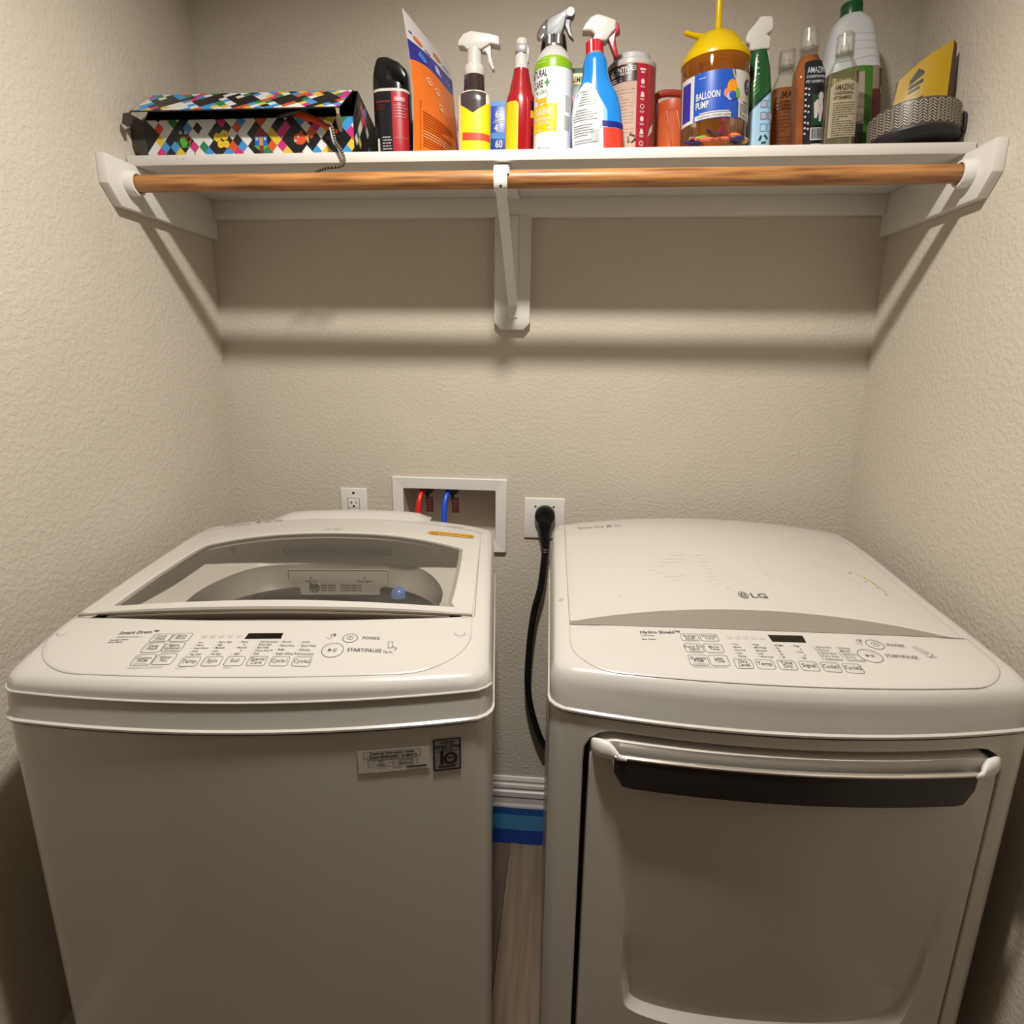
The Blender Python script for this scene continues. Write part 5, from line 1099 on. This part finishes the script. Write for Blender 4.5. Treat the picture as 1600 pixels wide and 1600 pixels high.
f.obj('label_icons', [M('icon_teal', 60, 130, 160), M('icon_pink', 196, 176, 180)], t)
f = Flat(B.fn(.045))
for k in range(3):
    a = 2*math.pi*k/3; f.loop([(.25+.3*math.cos(a), 1.35+.3*math.sin(a)), (.25+.3*math.cos(a+1.3), 1.35+.3*math.sin(a+1.3))], .16, closed=False)
f.obj('recycling_mark', M('mark_green', 20, 66, 60), t)
f = Flat(B.fn(.045))
for k in range(4): f.disc(-.28+.03*k, 7.05-.42*k, .05, n=8)
f.poly([(.35, 7.4), (.62, 7.4), (.62, 6.3)]); f.obj('white_dots', WINK, t)
slab(t, 'trigger_head', IWH, unlean([(-1.71, 8.23), (-1.61, 8.7), (-1.13, 9.23), (-.8, 9.69), (.03, 9.69), (.17, 9.45), (.23, 8.92), (.14, 8.72), (-.22, 8.52), (.11, 8.31), (.1, 7.55), (-1.34, 7.45), (-1.37, 7.87), (-1.61, 7.95)], -.075), -.55, .55, .16)

# shampoo bottles
AMB = clear('amber_liquid', (.96, .62, .14, 1), .6, .42, rgb(176, 92, 8)); CLR = clear('clear_plastic', (.97, .97, .96, 1), .5, .03)
def shampoo(nm, label, x, y, lean, fill, zl, ztop_, lab, turn=0, k=1.0, cap=True):
    t = item(nm, label, 'bottle', x, y, lean, turn, up=abs(lean)*1.1)
    B = Bottle([(0, 1.05*k, .72*k, 3), (.1, 1.13*k, .78*k, 3), (5.2, 1.13*k, .78*k, 3), (5.9, 1.08*k, .76*k, 2.8), (6.4, .92*k, .72*k, 2.5), (6.9, .7*k, .62*k, 2.2), (7.25, .56*k, .55*k, 2), (7.5, .5*k, .5*k, 2)], 2)
    B.mesh(grow=.0, cap1=False).obj('bottle_shell', CLR, t)
    B.mesh(z0=.12, z1=zl, grow=-.06).obj('liquid', fill, t)
    MB().lathe([(.66*k, 7.2), (.7*k, 7.28), (.66*k, 7.36), (.5, 7.4)], n=28).obj('neck_ring', CLR, t)
    MB().lathe([(.66*k, 7.5), (.62*k, 8.6), (.5*k, 8.72), (.1, 8.76)], n=28).obj('cap', clear('cap_clear', (.94, .94, .92, 1), .6, .22, rgb(220, 214, 206)), t)
    MB().lathe([(.3, 7.4), (.3, 8.0), (.12, 8.1), (.12, 8.4)], n=16).obj('cap_nozzle', clear('cap_clear', (.9, .9, .88, 1)), t)
    return t, B
t, B = shampoo('amber_shampoo_bottle', 'amber shampoo bottle with a black label and clear cap', 19.55, -7.4, -.085, AMB, 6.95, 8.8, None, turn=.1)
lb = B.patch(-.6, 1.06, .55, lambda u: 6.45-.35*max(0, -u+.0)**2, .025, 16, 8).obj('label', M('label_black', 30, 24, 34), t, solid=.012)
f = Flat(B.fn(.05)); f.text('AMAZING', -.42, 5.6, .42, bold=.003, sx=.72); f.text('CONDITIONING', -.48, 5.28, .19, bold=.004, sx=.95); f.text('PET SHAMPOO', -.5, 4.95, .19, bold=.004, sx=.95)
for k in range(9): f.disc(-.48, 4.62-.38*k, .075, n=10)
for k in (0, 1, 3, 4, 6, 7): f.disc(-.27, 4.55-.38*k, .075, n=10)
f.rect(-.1, .8, 1.1, 1.95, 0, 4); f.rect(-.05, .8, .78, .86, 0, 4); f.obj('label_print', M('label_silver', 220, 214, 208), lb)
f = Flat(B.fn(.06)); f.rect(-.02, .86, 2.1, 4.2, 0, 4); f.obj('label_field', M('field_green', 26, 72, 48), lb)
f = Flat(B.fn(.075)); f.disc(.62, 4.05, .2, .28, 14); f.poly([(.1, 3.6), (.35, 3.85), (.75, 3.8), (.8, 3.2), (.66, 2.35), (.5, 2.35), (.45, 3.0), (.32, 2.55), (.15, 2.6)]); f.obj('dog_picture', M('dog_cream', 226, 208, 196), lb)
f = Flat(B.fn(.11)); barcode(f, -.02, .72, 1.2, 1.9, 11); f.obj('barcode', BLKINK, lb)
t, B = shampoo('amber_bottle_behind', 'amber bottle with dark print, behind and left of the black labelled shampoo', 18.55, -4.6, -.04, AMB, 5.9, 8.8, None, k=.95)
f = Flat(B.fn(.03)); f.text('AMAZ', -.85, 5.1, .5, bold=.01); micro(f, -.85, .4, 4.8, 4.3, 3, .12, 3); f.rrect(-.9, .55, 1.6, 4.1, .05, .04); micro(f, -.8, .45, 3.8, 1.8, 9, .05, 6); f.obj('label_print', M('ink_umber', 74, 36, 14), t)
t, B = shampoo('pale_shampoo_bottle', 'pale yellow shampoo bottle with a see-through label and clear cap', 21.3, -8.9, -.05, clear('pale_liquid', (.9, .82, .62, 1), 1.0, .12, pc(226, 190, 130)), 5.2, 7.9, None, k=.95)
for o in t.children: o.location.z -= (.95*U if o.name.split('.')[0] in ('neck_ring', 'cap', 'cap_nozzle') else 0)
for o in t.children:
    if o.name.split('.')[0] == 'bottle_shell': o.scale.z = .87
lb = B.patch(-.95, .95, .9, lambda u: 4.6-.4*u*u, .03, 14, 8).obj('label', clear('label_pale', (.8, .76, .66, 1), .3, .62, pc(206, 188, 156)), t)
f = Flat(B.fn(.055)); f.text('AMAZING', -.75, 3.95, .38, bold=.004, sx=.66); f.text('CONDITIONING', -.78, 3.66, .2, bold=.004, sx=.75); f.text('PET SHAMPOO', -.78, 3.36, .22, bold=.006, sx=.72); micro(f, -.75, .7, 3.1, 1.0, 15, .045, 8); f.obj('label_print', M('ink_umber', 74, 50, 30), lb)

# tall white jug
t = item('white_jug', 'tall white jug with a green cap and green photo label', 'jug', 24.55, -3.0, -.11, up=.3)
B = Bottle([(0, 2.05, 1.3, 3.2), (.12, 2.2, 1.4, 3.2), (6.6, 2.2, 1.4, 3.2), (7.3, 2.15, 1.38, 3.0), (8.3, 2.0, 1.32, 3), (9.2, 1.85, 1.26, 3), (10.2, 1.62, 1.15, 3), (10.8, 1.4, 1.05, 2.8), (11.2, 1.0, .9, 2.3), (11.35, .85, .8, 2)], 3)
B.mesh().obj('body', M('jug_white', 232, 228, 222, r=.3), t)
for k, z in enumerate((7.9, 8.5, 9.1, 9.7)):
    MB().tube([tuple(Vector(B.front(u, z+.18*math.sin(u*1.5+k)*.5, -.02))) for u in [-1.9*B.at(z)[0]/2.2+i*3.8*B.at(z)[0]/2.2/14 for i in range(15)]], .06, 6).obj('molded_rib', M('jug_white', 232, 228, 222), t)
MB().lathe([(.84, 11.3), (.84, 11.4), (.8, 11.42), (.8, 12.1), (.74, 12.2), (.02, 12.22)], n=28).obj('cap', M('cap_green', 18, 92, 50, r=.3), t)
lb = B.patch(-2.15, 2.15, .1, lambda u: 7.35-.08*u*u, .02, 22, 10).obj('label', M('label_olive', 96, 134, 44), t, solid=.012)
B.patch(.55, 1.25, .1, 7.2, .035, 6).obj('label_green_band', M('band_leaf', 70, 128, 34), t)
B.patch(1.15, 1.72, 5.6, 7.25, .04, 6).obj('label_photo_top', M('photo_tan', 170, 146, 124), t)
B.patch(1.15, 1.72, 3.3, 5.6, .04, 6).obj('label_photo_red', M('photo_maroon', 116, 44, 50), t)
B.patch(1.0, 1.72, .2, 3.3, .04, 6).obj('label_photo_gray', M('photo_gray', 108, 98, 104), t)
B.patch(1.72, 2.17, .2, 7.1, .04, 6).obj('label_side', M('side_brown', 74, 58, 38), t)
B.patch(-.1, .55, 3.2, 6.9, .035, 8).obj('label_photo_face', M('photo_cream', 190, 170, 150), t)
B.patch(-.1, .5, .1, 3.4, .035, 8).obj('label_dark', M('label_dark', 34, 34, 30), t)
f = Flat(B.fn(.06)); f.text('Bo', -1.3, 6.2, .95, bold=.012); f.rect(.05, .5, 3.5, 4.3, 1, 3); f.obj('label_title', [M('title_lime', 206, 216, 90), WINK], lb)
f = Flat(B.fn(.06)); f.text('Bo', 1.78, 5.3, .5, bold=.01, sx=.5); f.obj('label_title', M('title_lime', 206, 216, 90), lb)

# round herringbone bowl tipped up, and a yellow pouch in it
t = item('herringbone_bowl', 'round brown bowl with a cream herringbone band and dark base, tipped up', 'bowl', 26.9, -8.2, -.02, 0, back=-.13, up=.46)
RB = 2.98
MB().lathe([(RB-.02, .42), (RB, .5), (RB+.02, 2.2), (RB-.06, 2.28), (RB-.2, 2.2), (RB-.25, .6), (RB-.7, .35), (.02, .35)], n=56, caps=False).obj('wall', M('bowl_brown', 92, 78, 66, r=.4), t)
MB().lathe([(.02, .0), (RB-.45, .0), (RB-.12, .12), (RB+.03, .34), (RB+.03, .46), (RB-.1, .46)], n=56, caps=False).obj('base', M('bowl_base', 36, 28, 32, r=.5), t)
f = Flat(lambda u, z: ((RB+.035)*math.sin(u/RB), -(RB+.035)*math.cos(u/RB), z))
u = -5.6; k = 0
while u < 5.6:
    z = .52
    while z < 1.98:
        za, zb_ = (z, z+.2) if k % 2 == 0 else (z+.2, z)
        f.poly([(u+.03, za), (u+.25, zb_), (u+.25, zb_+.07), (u+.03, za+.07)]); z += .19
    u += .28; k += 1
hb = f.obj('herringbone_band', M('band_cream', 200, 184, 158, r=.5), t); hb['kind'] = 'stuff'
MB().tube([(2.72, -1.25, .5), (2.86, -1.35, .55), (2.92, -1.38, 1.1), (2.9, -1.36, 1.75), (2.75, -1.28, 1.85)], .13, 8).obj('strap', M('strap_black', 28, 24, 24, r=.5), t)
t = item('yellow_pouch', 'mustard yellow pouch with dark print leaning up out of the round bowl', 'pouch', 26.6, -7.6, 0)
A4 = [Vector((-1.1, .6, 1.8)), Vector((2.2, -.9, 1.8)), Vector((2.35, -.2, 7.75)), Vector((-.6, .9, 5.6))]
def yp(u, v, off=0):
    p = A4[0].lerp(A4[1], u).lerp(A4[3].lerp(A4[2], u), v); nrm = Vector((-.35, -1, .1)).normalized()
    top = .22*math.sin(math.pi*u)*v
    return tuple(p+nrm*(off+.28*math.sin(math.pi*u)*math.sin(math.pi*min(v*.8+.1, 1)))+Vector((0, 0, top)))
us = [i/12 for i in range(13)]
YM = M('pouch_mustard', 206, 160, 22, r=.4)
MB().grid(lambda u, v: yp(u, v), us, us).obj('front_sheet', YM, t)
MB().grid(lambda u, v: tuple(Vector(yp(u, v, -.05))+Vector((0.6*u*(1-.55*abs(v-.5)), .35, -.12*u))), us, us).obj('back_sheet', M('pouch_back', 104, 58, 20, r=.5), t)
MB().rings([[yp(1, v), tuple(Vector(yp(1, v, -.05))+Vector((0.6*(1-.55*abs(v-.5)), .35, -.12)))] for v in us], False, False, closed=False).obj('side_gusset', M('pouch_back', 104, 58, 20), t)
f = Flat(lambda u, v: yp(u, v, .03)); f.poly([(.24, .72), (.5, .76), (.5, .8), (.38, .9), (.24, .8)]); f.rect(.24, .5, .65, .7, 0, 4); f.rect(.25, .45, .58, .62, 0, 4); f.loop([(.1, .44), (.45, .54)], .022, closed=False)
f.obj('pouch_logo', M('logo_forest', 34, 46, 26), t)
f = Flat(lambda u, v: yp(u, v, .03))
for k in range(6): f.rect(.12+.05*(k % 2), .55+.05*(k % 3), .44-.05*k, .455-.05*k, 0, 5)
f.obj('pouch_print', M('ink_mustard', 110, 74, 12), t)
